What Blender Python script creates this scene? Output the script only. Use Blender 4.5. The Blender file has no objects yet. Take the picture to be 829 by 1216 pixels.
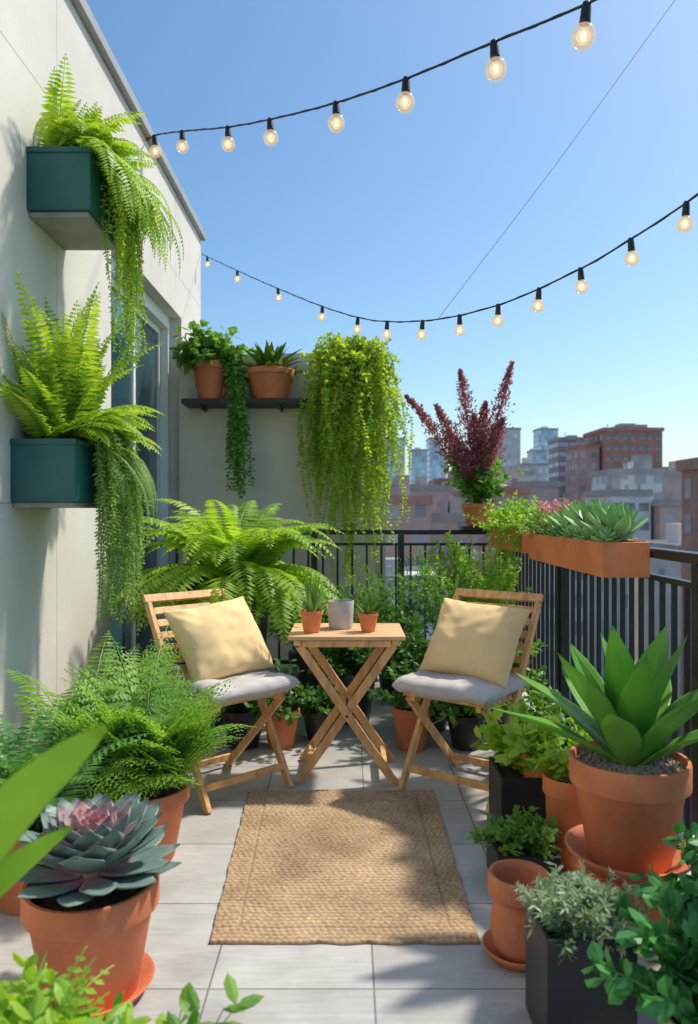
import bpy, math, random
from mathutils import Vector as V, Matrix, noise
random.seed(11)
R = random.Random(5)
U = R.uniform
scene = bpy.context.scene
col = scene.collection
Z = V((0, 0, 1))
rad = math.radians

# ------------------------------------------------------------------ mesh helpers
class MB:
    def __init__(s):
        s.v = []; s.f = []
    def add(s, vs, fs):
        b = len(s.v)
        s.v.extend([(q[0], q[1], q[2]) for q in vs])
        s.f.extend([tuple(b + i for i in f) for f in fs])

def mk(name, mb, mat, parent=None, loc=(0, 0, 0), smooth=False, bevel=0, sub=0):
    me = bpy.data.meshes.new(name)
    me.from_pydata(mb.v, [], mb.f)
    me.update()
    if smooth:
        me.polygons.foreach_set("use_smooth", [True] * len(me.polygons))
    me.materials.append(mat)
    ob = bpy.data.objects.new(name, me)
    col.objects.link(ob)
    ob.location = loc
    if parent:
        ob.parent = parent
    if bevel:
        m = ob.modifiers.new("bevel", 'BEVEL'); m.width = bevel; m.segments = 2; m.limit_method = 'ANGLE'
    if sub:
        m = ob.modifiers.new("sub", 'SUBSURF'); m.levels = sub; m.render_levels = sub
    return ob

def thing(name, label, category, loc=(0, 0, 0), rz=0, group=None):
    e = bpy.data.objects.new(name, None)
    e.empty_display_size = 0.1
    col.objects.link(e)
    e.location = loc
    e.rotation_euler = (0, 0, rz)
    tag(e, label, category, group)
    return e

def tag(e, label, category, group=None):
    e["label"] = label; e["category"] = category
    if group: e["group"] = group

def box(mb, x0, x1, y0, y1, z0, z1):
    mb.add([(x0,y0,z0),(x1,y0,z0),(x1,y1,z0),(x0,y1,z0),(x0,y0,z1),(x1,y0,z1),(x1,y1,z1),(x0,y1,z1)],
           [(0,3,2,1),(4,5,6,7),(0,1,5,4),(1,2,6,5),(2,3,7,6),(3,0,4,7)])

def beam(mb, p0, p1, w, t, side=(1, 0, 0)):
    p0 = V(p0); p1 = V(p1); d = (p1 - p0).normalized()
    s = V(side); s = (s - d * s.dot(d)).normalized(); n = d.cross(s)
    s = s * w / 2; n = n * t / 2
    vs = [p0-s-n, p0+s-n, p0+s+n, p0-s+n, p1-s-n, p1+s-n, p1+s+n, p1-s+n]
    mb.add(vs, [(0,3,2,1),(4,5,6,7),(0,1,5,4),(1,2,6,5),(2,3,7,6),(3,0,4,7)])

def tube(mb, pts, r, n=6):
    pts = [V(p) for p in pts]
    if not isinstance(r, (list, tuple)): r = [r] * len(pts)
    b = len(mb.v); k = len(pts)
    for i, p in enumerate(pts):
        d = pts[min(i+1, k-1)] - pts[max(i-1, 0)]
        d = d.normalized() if d.length > 1e-9 else Z
        a = d.cross(Z)
        if a.length < 1e-3: a = d.cross(V((1, 0, 0)))
        a.normalize(); c = d.cross(a)
        for j in range(n):
            t = 2 * math.pi * j / n
            mb.v.append(tuple(p + a * math.cos(t) * r[i] + c * math.sin(t) * r[i]))
    for i in range(k-1):
        for j in range(n):
            j2 = (j+1) % n
            mb.f.append((b+i*n+j, b+i*n+j2, b+(i+1)*n+j2, b+(i+1)*n+j))
    mb.f.append(tuple(b+j for j in range(n)))
    mb.f.append(tuple(b+(k-1)*n+j for j in reversed(range(n))))

def lathe(mb, prof, n=40, c=(0, 0, 0)):
    b = len(mb.v)
    for (r, z) in prof:
        for j in range(n):
            t = 2*math.pi*j/n
            mb.v.append((c[0]+r*math.cos(t), c[1]+r*math.sin(t), c[2]+z))
    for i in range(len(prof)-1):
        for j in range(n):
            j2 = (j+1) % n
            mb.f.append((b+i*n+j, b+i*n+j2, b+(i+1)*n+j2, b+(i+1)*n+j))
    mb.f.append(tuple(b+j for j in reversed(range(n))))
    mb.f.append(tuple(b+(len(prof)-1)*n+j for j in range(n)))

# ------------------------------------------------------------------ materials
def nodes(name):
    m = bpy.data.materials.new(name); m.use_nodes = True
    nt = m.node_tree; nt.nodes.clear()
    return m, nt, nt.nodes.new, nt.links.new

def mat(name, c, rough=0.6, scale=8, var=0.25, bump=0.0, bscale=60, metal=0, c2=None, coord='Object', spec=0.5, stretch=None, detail=6, blotch=0):
    m, nt, N, L = nodes(name)
    out = N('ShaderNodeOutputMaterial'); b = N('ShaderNodeBsdfPrincipled')
    L(b.outputs[0], out.inputs[0])
    tc = N('ShaderNodeTexCoord'); nz = N('ShaderNodeTexNoise'); nz.inputs['Scale'].default_value = scale
    nz.inputs['Detail'].default_value = detail
    src = tc.outputs[coord]
    if stretch:
        mp = N('ShaderNodeMapping'); mp.inputs['Scale'].default_value = stretch; L(src, mp.inputs[0]); src = mp.outputs[0]
    L(src, nz.inputs['Vector'])
    rp = N('ShaderNodeValToRGB')
    a = [max(0, x*(1-var)) for x in c]
    d = c2 if c2 else [min(1, x*(1+var)) for x in c]
    rp.color_ramp.elements[0].position = 0.3; rp.color_ramp.elements[1].position = 0.7
    rp.color_ramp.elements[0].color = (*a, 1); rp.color_ramp.elements[1].color = (*d, 1)
    L(nz.outputs[0], rp.inputs[0])
    last = rp.outputs[0]
    if blotch:
        n5 = N('ShaderNodeTexNoise'); n5.inputs['Scale'].default_value = scale*1.7; n5.inputs['Detail'].default_value = 10; n5.inputs['Roughness'].default_value = 0.7
        mp5 = N('ShaderNodeMapping'); mp5.inputs['Location'].default_value = (3.1, 1.7, 9.2); L(src, mp5.inputs[0]); L(mp5.outputs[0], n5.inputs['Vector'])
        r5 = N('ShaderNodeValToRGB'); r5.color_ramp.elements[0].position = 0.54; r5.color_ramp.elements[1].position = 0.78
        r5.color_ramp.elements[0].color = (0, 0, 0, 1); r5.color_ramp.elements[1].color = (blotch, blotch, blotch, 1); L(n5.outputs[0], r5.inputs[0])
        mx5 = N('ShaderNodeMixRGB'); mx5.inputs[2].default_value = (0.62, 0.38, 0.25, 1)
        L(r5.outputs[0], mx5.inputs[0]); L(last, mx5.inputs[1]); last = mx5.outputs[0]
    L(last, b.inputs['Base Color'])
    b.inputs['Roughness'].default_value = rough; b.inputs['Metallic'].default_value = metal
    b.inputs['Specular IOR Level'].default_value = spec
    if bump:
        n2 = N('ShaderNodeTexNoise'); n2.inputs['Scale'].default_value = bscale; n2.inputs['Detail'].default_value = 4
        L(src, n2.inputs['Vector'])
        bp = N('ShaderNodeBump'); bp.inputs['Strength'].default_value = bump; bp.inputs['Distance'].default_value = 0.01
        L(n2.outputs[0], bp.inputs['Height']); L(bp.outputs[0], b.inputs['Normal'])
    return m

def leafmat(name, c1, c2, trans=0.35, rough=0.45, tmul=1.4, nscale=5):
    m, nt, N, L = nodes(name)
    out = N('ShaderNodeOutputMaterial'); b = N('ShaderNodeBsdfPrincipled'); t = N('ShaderNodeBsdfTranslucent')
    mx = N('ShaderNodeMixShader'); mx.inputs[0].default_value = trans
    g = N('ShaderNodeNewGeometry'); tc = N('ShaderNodeTexCoord')
    nz = N('ShaderNodeTexNoise'); nz.inputs['Scale'].default_value = nscale; nz.inputs['Detail'].default_value = 3
    L(tc.outputs['Object'], nz.inputs['Vector'])
    ad = N('ShaderNodeMath'); ad.operation = 'MULTIPLY_ADD'; ad.inputs[1].default_value = 0.55
    L(g.outputs['Random Per Island'], ad.inputs[0])
    sc = N('ShaderNodeMath'); sc.operation = 'MULTIPLY_ADD'; sc.inputs[1].default_value = 1.1; sc.inputs[2].default_value = -0.32
    L(nz.outputs[0], sc.inputs[0]); L(sc.outputs[0], ad.inputs[2])
    rp = N('ShaderNodeValToRGB')
    rp.color_ramp.elements[0].position = 0.05; rp.color_ramp.elements[1].position = 0.95
    rp.color_ramp.elements[0].color = (*c1, 1); rp.color_ramp.elements[1].color = (*c2, 1)
    L(ad.outputs[0], rp.inputs[0]); L(rp.outputs[0], b.inputs['Base Color'])
    hs = N('ShaderNodeMixRGB'); hs.blend_type = 'MULTIPLY'; hs.inputs[0].default_value = 1
    hs.inputs[2].default_value = (tmul*1.15, tmul*1.1, tmul*0.5, 1)
    L(rp.outputs[0], hs.inputs[1]); L(hs.outputs[0], t.inputs[0])
    b.inputs['Roughness'].default_value = rough; b.inputs['Specular IOR Level'].default_value = 0.4
    L(b.outputs[0], mx.inputs[1]); L(t.outputs[0], mx.inputs[2]); L(mx.outputs[0], out.inputs[0])
    return m

M = {}
M['terra'] = mat('terracotta', (0.60, 0.185, 0.08), 0.75, 6, 0.20, 0.15, 90, blotch=0.45)
M['terra2'] = mat('terracotta_orange', (0.66, 0.205, 0.075), 0.7, 6, 0.18, 0.12, 90, blotch=0.25)
M['tan'] = mat('tan_clay', (0.46, 0.30, 0.18), 0.7, 6, 0.2, 0.15, 90, blotch=0.4)
M['soil'] = mat('soil', (0.06, 0.038, 0.024), 0.95, 60, 0.7, 1.0, 120)
M['gravel'] = mat('gravel', (0.40, 0.33, 0.27), 0.9, 120, 0.7, 1.0, 180)
M['black'] = mat('black_planter', (0.022, 0.025, 0.03), 0.45, 5, 0.3, 0.05, 80)
M['darkceramic'] = mat('dark_ceramic', (0.035, 0.04, 0.046), 0.35, 5, 0.3)
M['iron'] = mat('black_iron', (0.016, 0.018, 0.02), 0.4, 20, 0.3)
M['cable'] = mat('black_cable', (0.01, 0.01, 0.012), 0.5, 20, 0.2)
M['teal'] = mat('teal_metal', (0.008, 0.095, 0.095), 0.5, 6, 0.2, 0.03, 60)
M['bracket'] = mat('grey_bracket', (0.3, 0.29, 0.28), 0.7, 6, 0.2)
M['wood'] = mat('teak_wood', (0.70, 0.39, 0.16), 0.5, 6, 0.28, 0.1, 30, stretch=(6, 6, 1.2))
M['woodtop'] = mat('teak_tabletop', (0.72, 0.45, 0.23), 0.5, 6, 0.25, 0.1, 30, stretch=(1, 12, 6))
M['cushion'] = mat('grey_fabric', (0.56, 0.53, 0.52), 0.95, 14, 0.10, 0.5, 500)
M['pillow'] = mat('yellow_linen', (0.97, 0.69, 0.35), 0.95, 10, 0.03, 0.5, 450)
M['grey'] = mat('grey_concrete_cup', (0.50, 0.50, 0.51), 0.8, 20, 0.15, 0.1)
M['white'] = mat('white_paint', (0.78, 0.78, 0.77), 0.5, 5, 0.05)
M['coping'] = mat('metal_coping', (0.36, 0.36, 0.36), 0.45, 4, 0.1)
M['shelf'] = mat('black_shelf', (0.022, 0.022, 0.025), 0.5, 5, 0.3)

LF = {
 'lime': leafmat('lime_fern_leaf', (0.15, 0.31, 0.025), (0.44, 0.58, 0.065), 0.45),
 'fern': leafmat('fern_leaf', (0.14, 0.31, 0.025), (0.44, 0.60, 0.075), 0.46),
 'lacy': leafmat('lacy_fern_leaf', (0.10, 0.27, 0.045), (0.34, 0.54, 0.10), 0.45),
 'bluefern': leafmat('blue_fern_leaf', (0.04, 0.17, 0.065), (0.18, 0.38, 0.11), 0.4),
 'dark': leafmat('dark_leaf', (0.035, 0.12, 0.03), (0.13, 0.29, 0.06), 0.35),
 'mid': leafmat('mid_leaf', (0.07, 0.21, 0.035), (0.25, 0.44, 0.08), 0.38),
 'bright': leafmat('bright_leaf', (0.16, 0.34, 0.03), (0.42, 0.60, 0.075), 0.44),
 'vine': leafmat('vine_leaf', (0.20, 0.33, 0.025), (0.52, 0.64, 0.09), 0.46),
 'grey': leafmat('grey_leaf', (0.18, 0.28, 0.17), (0.42, 0.53, 0.35), 0.25),
 'jade': leafmat('jade_leaf', (0.03, 0.14, 0.045), (0.10, 0.34, 0.085), 0.18, 0.3),
 'trail': leafmat('trailing_leaf', (0.12, 0.26, 0.06), (0.36, 0.52, 0.14), 0.4),
 'sucg': leafmat('succulent_leaf', (0.16, 0.38, 0.13), (0.40, 0.64, 0.28), 0.2, 0.4, nscale=9),
 'agave': leafmat('agave_leaf', (0.08, 0.28, 0.035), (0.26, 0.52, 0.08), 0.28, 0.26, nscale=7),
 'purple': leafmat('purple_flower', (0.24, 0.05, 0.09), (0.56, 0.22, 0.28), 0.35, tmul=1.0),
 'pink': leafmat('pink_flower', (0.6, 0.2, 0.27), (0.8, 0.45, 0.5), 0.3, tmul=1),
 'brom': leafmat('bromeliad_leaf', (0.06, 0.17, 0.03), (0.30, 0.36, 0.07), 0.3),
}
def eche_mat():
    m, nt, N, L = nodes('echeveria_leaf')
    out = N('ShaderNodeOutputMaterial'); b = N('ShaderNodeBsdfPrincipled'); L(b.outputs[0], out.inputs[0])
    tc = N('ShaderNodeTexCoord'); ln = N('ShaderNodeVectorMath'); ln.operation = 'LENGTH'
    mp = N('ShaderNodeMapping'); mp.inputs['Scale'].default_value = (1, 1, 0)
    L(tc.outputs['Object'], mp.inputs[0]); L(mp.outputs[0], ln.inputs[0])
    g = N('ShaderNodeNewGeometry')
    ma = N('ShaderNodeMath'); ma.operation = 'MULTIPLY_ADD'; ma.inputs[1].default_value = 0.05
    L(g.outputs['Random Per Island'], ma.inputs[0]); L(ln.outputs['Value'], ma.inputs[2])
    rp = N('ShaderNodeValToRGB'); e = rp.color_ramp.elements
    e[0].position = 0.03; e[0].color = (0.58, 0.24, 0.23, 1)
    e[1].position = 0.14; e[1].color = (0.14, 0.215, 0.20, 1)
    k = e.new(0.09); k.color = (0.34, 0.22, 0.24, 1)
    k = e.new(0.25); k.color = (0.17, 0.25, 0.22, 1)
    nz = N('ShaderNodeTexNoise'); nz.inputs['Scale'].default_value = 25; nz.inputs['Detail'].default_value = 6; L(tc.outputs['Object'], nz.inputs['Vector'])
    mx = N('ShaderNodeMixRGB'); mx.blend_type = 'OVERLAY'; mx.inputs[0].default_value = 0.5
    L(ma.outputs[0], rp.inputs[0]); L(rp.outputs[0], mx.inputs[1]); L(nz.outputs[0], mx.inputs[2]); L(mx.outputs[0], b.inputs['Base Color'])
    b.inputs['Roughness'].default_value = 0.5
    return m
M['eche'] = eche_mat()

# ------------------------------------------------------------------ foliage helpers
def sph(az, el):
    return V((math.cos(az)*math.cos(el), math.sin(az)*math.cos(el), math.sin(el)))
def rv():
    while True:
        q = V((U(-1,1), U(-1,1), U(-1,1)))
        if 0.05 < q.length < 1: return q.normalized()

def leaf4(mb, p, d, s, L, W, droop=0.0):
    m = p + d*(0.45*L) - Z*(droop*L*0.25)
    t = p + d*L - Z*(droop*L)
    s = s*(W*0.5)
    b = len(mb.v)
    mb.v.extend([tuple(p), tuple(m+s), tuple(t), tuple(m-s)])
    mb.f.append((b, b+1, b+2, b+3))

def oval(mb, p, d, s, L, W, droop=0.1, fold=0.15):
    n = d.cross(s)
    a = p + d*(0.3*L) - Z*(droop*L*0.1); c = p + d*(0.7*L) - Z*(droop*L*0.45); t = p + d*L - Z*(droop*L)
    h = s*(W*0.5); f = n*(W*fold)
    b = len(mb.v)
    for q in (p, a+h*0.85+f, a, a-h*0.85+f, c+h*0.85+f, c, c-h*0.85+f, t):
        mb.v.append(tuple(q))
    mb.f.extend([(b,b+1,b+2),(b,b+2,b+3),(b+1,b+4,b+5,b+2),(b+2,b+5,b+6,b+3),(b+4,b+7,b+5),(b+5,b+7,b+6)])

def frond(mb, p, az, L, e0, e1, n=24, pl=0.09, pw=0.016, lacy=0, bare=0.08, roll=0.0, minx=None, pe=1.15, lw=0.42):
    p = V(p); pts = [p.copy()]; wob = U(-0.25, 0.25)
    for i in range(n):
        s = (i+1)/n
        e = e0 + (e1-e0)*(s**pe)
        a = az + wob*s
        d = sph(a, e)
        p = p + d*(L/n)
        if minx is not None and p.x < minx: p.x = minx
        pts.append(p.copy())
        if s < bare: continue
        side = V((-math.sin(a), math.cos(a), 0))
        up = d.cross(side)*-1
        w = math.sin(math.pi*min(1, (s*0.96+0.03))**0.62)**0.75
        for g in (1, -1):
            pd = (side*g*(1) + d*0.38 + up*(0.12+roll*g) + rv()*0.10).normalized()
            l = pl*w*U(0.88, 1.1)
            if not lacy:
                leaf4(mb, p, pd, d, l, max(pw*(0.5+0.5*w), 0.003), 0.22)
            else:
                m = max(3, int(lacy*w)); ps = pd.cross(up).normalized()
                for j in range(m):
                    tt = (j+0.5)/m
                    q = p + pd*(l*tt) - Z*(0.25*l*tt*tt)
                    ll = l*0.42*(1-tt*0.75)
                    for h in (1, -1):
                        ld = (ps*h + pd*0.6 + rv()*0.15).normalized()
                        leaf4(mb, q, ld, pd, ll, ll*lw, 0.15)
    k = pts[::2] + ([pts[-1]] if n % 2 else [])
    tube(mb, k, [0.0028*(1-0.7*i/(len(k)+1)) for i in range(len(k))], 3)

def strand(mb, p, az, out, H, step=0.03, L=0.03, W=0.018, rise=0.05, per=2, sway=0.03, minx=None, ov=False):
    p = V(p); pts = []
    n = max(6, int((H+out)/step)); o = sph(az, 0); ph = U(0, 6.28); ph2 = U(0, 6.28)
    for i in range(n+1):
        s = i/n; tot = s*(H+out)
        x = out*(1-math.exp(-tot/(out*0.8+0.01)))
        z = rise*math.sin(min(1, tot/(out*1.3+0.01))*math.pi) - max(0, tot - out*0.7)*0.97*(H/(H+out*0.3))
        q = p + o*x + V((math.sin(tot*7+ph)*sway, math.cos(tot*6+ph2)*sway, 0))*min(1, tot*3) + Z*z
        if minx is not None: q.x = max(q.x, minx)
        pts.append(q)
        if i == 0: continue
        d = (pts[-1]-pts[-2]).normalized()
        for k in range(per):
            r = rv(); r = (r - d*r.dot(d)).normalized()
            ld = (r + d*U(0.1, 0.7)).normalized()
            sd = ld.cross(rv()).normalized()
            sc = U(0.7, 1.2)*(1-0.35*s)
            (oval if ov else leaf4)(mb, q, ld, sd, L*sc, W*sc, 0.2)
    tube(mb, pts, 0.0016, 3)

def stems(mb, p, n, L0, L1, ea, eb, leafL, leafW, nl, bend=0.5, start=0.25, azr=(0, 6.283), ov=True, minx=None, maxx=None, spread=0.02, droop=0.2):
    p = V(p)
    for i in range(n):
        az = U(*azr); e = U(ea, eb); L = U(L0, L1)
        q = p + V((U(-1,1), U(-1,1), 0))*spread; pts = [q.copy()]; k = 8
        e1 = e - bend*U(0.6, 1.4)
        for j in range(k):
            s = (j+1)/k
            d = (sph(az, e+(e1-e)*s) + rv()*0.12).normalized()
            q2 = q + d*(L/k)
            if minx is not None: q2.x = max(q2.x, minx)
            if maxx is not None: q2.x = min(q2.x, maxx)
            m = nl/k
            c = int(m) + (1 if R.random() < m-int(m) else 0)
            if s > start:
                for t in range(c):
                    w = q.lerp(q2, R.random())
                    r = rv(); r = (r - d*r.dot(d)*0.8 + Z*0.25).normalized()
                    ld = (r + d*0.5).normalized(); sd = ld.cross(Z + rv()*0.6).normalized()
                    sc = U(0.65, 1.15)
                    (oval if ov else leaf4)(mb, w, ld, sd, leafL*sc, leafW*sc, droop)
            q = q2; pts.append(q.copy())
        tube(mb, pts[::2], [0.003, 0.0026, 0.0022, 0.0018, 0.001][:len(pts[::2])], 3)

def fleshy(mb, p, az, e0, e1, L, W, T, wp, ch=0.2, k=9, m=8, wav=0.0, roll=0.0):
    p = V(p); b = len(mb.v); ph = U(0, 6)
    side0 = V((-math.sin(az), math.cos(az), 0))
    for i in range(k+1):
        s = i/k; e = e0+(e1-e0)*s; d = sph(az, e)
        up = d.cross(side0)
        if up.z < 0 and abs(e) < 1.5: up = -up
        side = side0
        if roll:
            rm = Matrix.Rotation(roll, 3, d); side = rm @ side0; up = rm @ up
        w = max(wp(s), 0.02)*W/2; t = T/2*(0.25+0.75*(1-s))*min(1, 0.4+wp(s))
        for j in range(m):
            a = 2*math.pi*j/m
            x = math.cos(a)*w; z = math.sin(a)*t + ch*(x*x)/(W/2) + wav*math.sin(s*9+ph)*x
            mb.v.append(tuple(p + side*x + up*z))
        p = p + d*(L/k)
    for i in range(k):
        for j in range(m):
            j2 = (j+1) % m
            mb.f.append((b+i*m+j, b+i*m+j2, b+(i+1)*m+j2, b+(i+1)*m+j))
    mb.f.append(tuple(b+j for j in range(m))); mb.f.append(tuple(b+k*m+j for j in reversed(range(m))))

wp_eche = lambda s: (0.35+0.65*math.sin(min(1, s/0.62)*math.pi/2)) * (1 if s < 0.62 else max(0.0, 1-((s-0.62)/0.38)**1.6)*0.97+0.03)
wp_agave = lambda s: (0.55+0.45*math.sin(min(1, s/0.45)*math.pi/2)) * (1 if s < 0.45 else max(0.0, 1-((s-0.45)/0.55)**2.0))
wp_aloe = lambda s: max(0.03, 1-s**1.3)

def rosette(mb, c, n, L, W, T, e_out, e_in, wp, ch=0.2, curl=0.35, shrink=0.6, jit=0.08):
    for i in range(n):
        s = i/(n-1)
        az = i*2.39996 + U(-jit, jit)
        e = e_out + (e_in-e_out)*s + U(-jit, jit)*0.6
        l = L*(1-shrink*s)*U(0.93, 1.07)
        fleshy(mb, V(c)+Z*(0.02*s), az, e, e+curl*(1-s*0.5), l, W*(1-shrink*0.75*s), T, wp, ch)

# ------------------------------------------------------------------ pots
def pot_parts(root, r, h, m, rim=0.2, soil='soil', saucer=0, taper=0.68, z0=0.0, off=(0,0), base_name='pot', sl=0.86):
    rb = r*taper; rr = r*0.92; zr = h*(1-rim)
    prof = [(0.001, 0), (rb*0.96, 0), (rb, 0.006), (rr*0.985, zr-0.004), (rr, zr), (r*0.995, zr+0.003), (r, zr+0.01), (r, h-0.008), (r*0.985, h), (r*0.93, h), (r*0.9, h-0.01), (r*0.86, h*0.82), (0.001, h*0.8)]
    if rim == 0:
        prof = [(0.001, 0), (rb*0.96, 0), (rb, 0.006), (r*0.995, h-0.008), (r*0.98, h), (r*0.93, h), (r*0.9, h-0.01), (r*0.86, h*0.82), (0.001, h*0.8)]
    mb = MB(); lathe(mb, prof, 48, (off[0], off[1], z0))
    ob = mk(base_name, mb, m, root, smooth=True)
    md = ob.modifiers.new('e', 'EDGE_SPLIT'); md.split_angle = rad(50)
    if soil:
        mb = MB(); k = 24; hz = z0+h*sl
        lathe(mb, [(r*0.885, hz-0.01), (r*0.88, hz), (r*0.6, hz+0.006), (0.3*r, hz+0.008), (0.001, hz+0.01)], k, (off[0], off[1], 0))
        for i in range(60 if soil == 'soil' else 520):
            a = U(0, 6.28); q = r*0.83*math.sqrt(R.random()); g = r*(0.035 if soil == 'soil' else 0.045)*U(0.5, 1.3)
            c = V((off[0]+q*math.cos(a), off[1]+q*math.sin(a), hz+0.006))
            mb.add([c+V((g,0,0)), c+V((-g*0.5,g,0)), c+V((-g*0.5,-g,0)), c+V((0,0,g))], [(0,1,3),(1,2,3),(2,0,3)])
        mk('soil', mb, M[soil], root)
    if saucer:
        mb = MB(); s = saucer
        lathe(mb, [(0.001, z0-0.002), (s*0.82, z0-0.002), (s, z0+0.03), (s*1.02, z0+0.035), (s*0.97, z0+0.035), (s*0.8, z0+0.008), (0.001, z0+0.008)], 48, (off[0], off[1], 0))
        ob = mk('saucer', mb, m, root, smooth=True)
        md = ob.modifiers.new('e', 'EDGE_SPLIT'); md.split_angle = rad(50)

def box_planter(root, sx, sy, h, m, t=0.012, z0=0, soil='soil', name='planter_box'):
    mb = MB(); x = sx/2; y = sy/2
    xi = x-t; yi = y-t; zs = z0+h*0.9-0.03
    vs = [(-x,-y,z0),(x,-y,z0),(x,y,z0),(-x,y,z0),(-x,-y,z0+h),(x,-y,z0+h),(x,y,z0+h),(-x,y,z0+h),
          (-xi,-yi,z0+h),(xi,-yi,z0+h),(xi,yi,z0+h),(-xi,yi,z0+h),(-xi,-yi,zs),(xi,-yi,zs),(xi,yi,zs),(-xi,yi,zs)]
    fs = [(0,3,2,1),(0,1,5,4),(1,2,6,5),(2,3,7,6),(3,0,4,7),(4,5,9,8),(5,6,10,9),(6,7,11,10),(7,4,8,11),
          (8,9,13,12),(9,10,14,13),(10,11,15,14),(11,8,12,15),(12,13,14,15)]
    mb.add(vs, fs)
    mk(name, mb, m, root, bevel=0.003)
    mb = MB(); box(mb, -xi+0.001, xi-0.001, -yi+0.001, yi-0.001, zs+0.002, z0+h*0.9)
    mk('soil', mb, M[soil], root)

# ================================================================== SETTING
def floor_mat():
    m, nt, N, L = nodes('floor_tiles')
    out = N('ShaderNodeOutputMaterial'); b = N('ShaderNodeBsdfPrincipled'); L(b.outputs[0], out.inputs[0])
    tc = N('ShaderNodeTexCoord'); mp = N('ShaderNodeMapping'); mp.inputs['Location'].default_value = (0.365, -0.25, 0)
    L(tc.outputs['Object'], mp.inputs[0])
    br = N('ShaderNodeTexBrick'); br.offset = 0; br.inputs['Scale'].default_value = 1
    br.inputs['Brick Width'].default_value = 0.43; br.inputs['Row Height'].default_value = 0.43
    br.inputs['Mortar Size'].default_value = 0.003; br.inputs['Mortar Smooth'].default_value = 0.2
    br.inputs['Color1'].default_value = (0.43, 0.425, 0.42, 1); br.inputs['Color2'].default_value = (0.50, 0.495, 0.49, 1)
    br.inputs['Mortar'].default_value = (0.21, 0.205, 0.20, 1)
    L(mp.outputs[0], br.inputs[0])
    nz = N('ShaderNodeTexNoise'); nz.inputs['Scale'].default_value = 5; nz.inputs['Detail'].default_value = 9; nz.inputs['Roughness'].default_value = 0.65
    L(tc.outputs['Object'], nz.inputs[0])
    rp = N('ShaderNodeValToRGB'); rp.color_ramp.elements[0].position = 0.3; rp.color_ramp.elements[1].position = 0.75
    rp.color_ramp.elements[0].color = (0.80, 0.79, 0.78, 1); rp.color_ramp.elements[1].color = (1.1, 1.1, 1.1, 1)
    L(nz.outputs[0], rp.inputs[0])
    mx = N('ShaderNodeMixRGB'); mx.blend_type = 'MULTIPLY'; mx.inputs[0].default_value = 1
    L(br.outputs[0], mx.inputs[1]); L(rp.outputs[0], mx.inputs[2])
    n3 = N('ShaderNodeTexNoise'); n3.inputs['Scale'].default_value = 14; n3.inputs['Detail'].default_value = 6
    mp3 = N('ShaderNodeMapping'); mp3.inputs['Scale'].default_value = (0.6, 5, 1); L(tc.outputs['Object'], mp3.inputs[0]); L(mp3.outputs[0], n3.inputs[0])
    mx2 = N('ShaderNodeMixRGB'); mx2.blend_type = 'OVERLAY'; mx2.inputs[0].default_value = 0.22
    L(mx.outputs[0], mx2.inputs[1]); L(n3.outputs[0], mx2.inputs[2]); L(mx2.outputs[0], b.inputs['Base Color'])
    b.inputs['Roughness'].default_value = 0.5
    bp = N('ShaderNodeBump'); bp.inputs['Strength'].default_value = 0.5; bp.inputs['Distance'].default_value = 0.004; bp.invert = True
    L(br.outputs['Fac'], bp.inputs['Height'])
    bp2 = N('ShaderNodeBump'); bp2.inputs['Strength'].default_value = 0.12; bp2.inputs['Distance'].default_value = 0.003
    L(nz.outputs[0], bp2.inputs['Height']); L(bp.outputs[0], bp2.inputs['Normal']); L(bp2.outputs[0], b.inputs['Normal'])
    return m

mb = MB(); box(mb, -1.36, 1.22, -2.0, 6.0, -0.3, 0)
o = mk('floor', mb, floor_mat()); o["kind"] = "structure"

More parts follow.
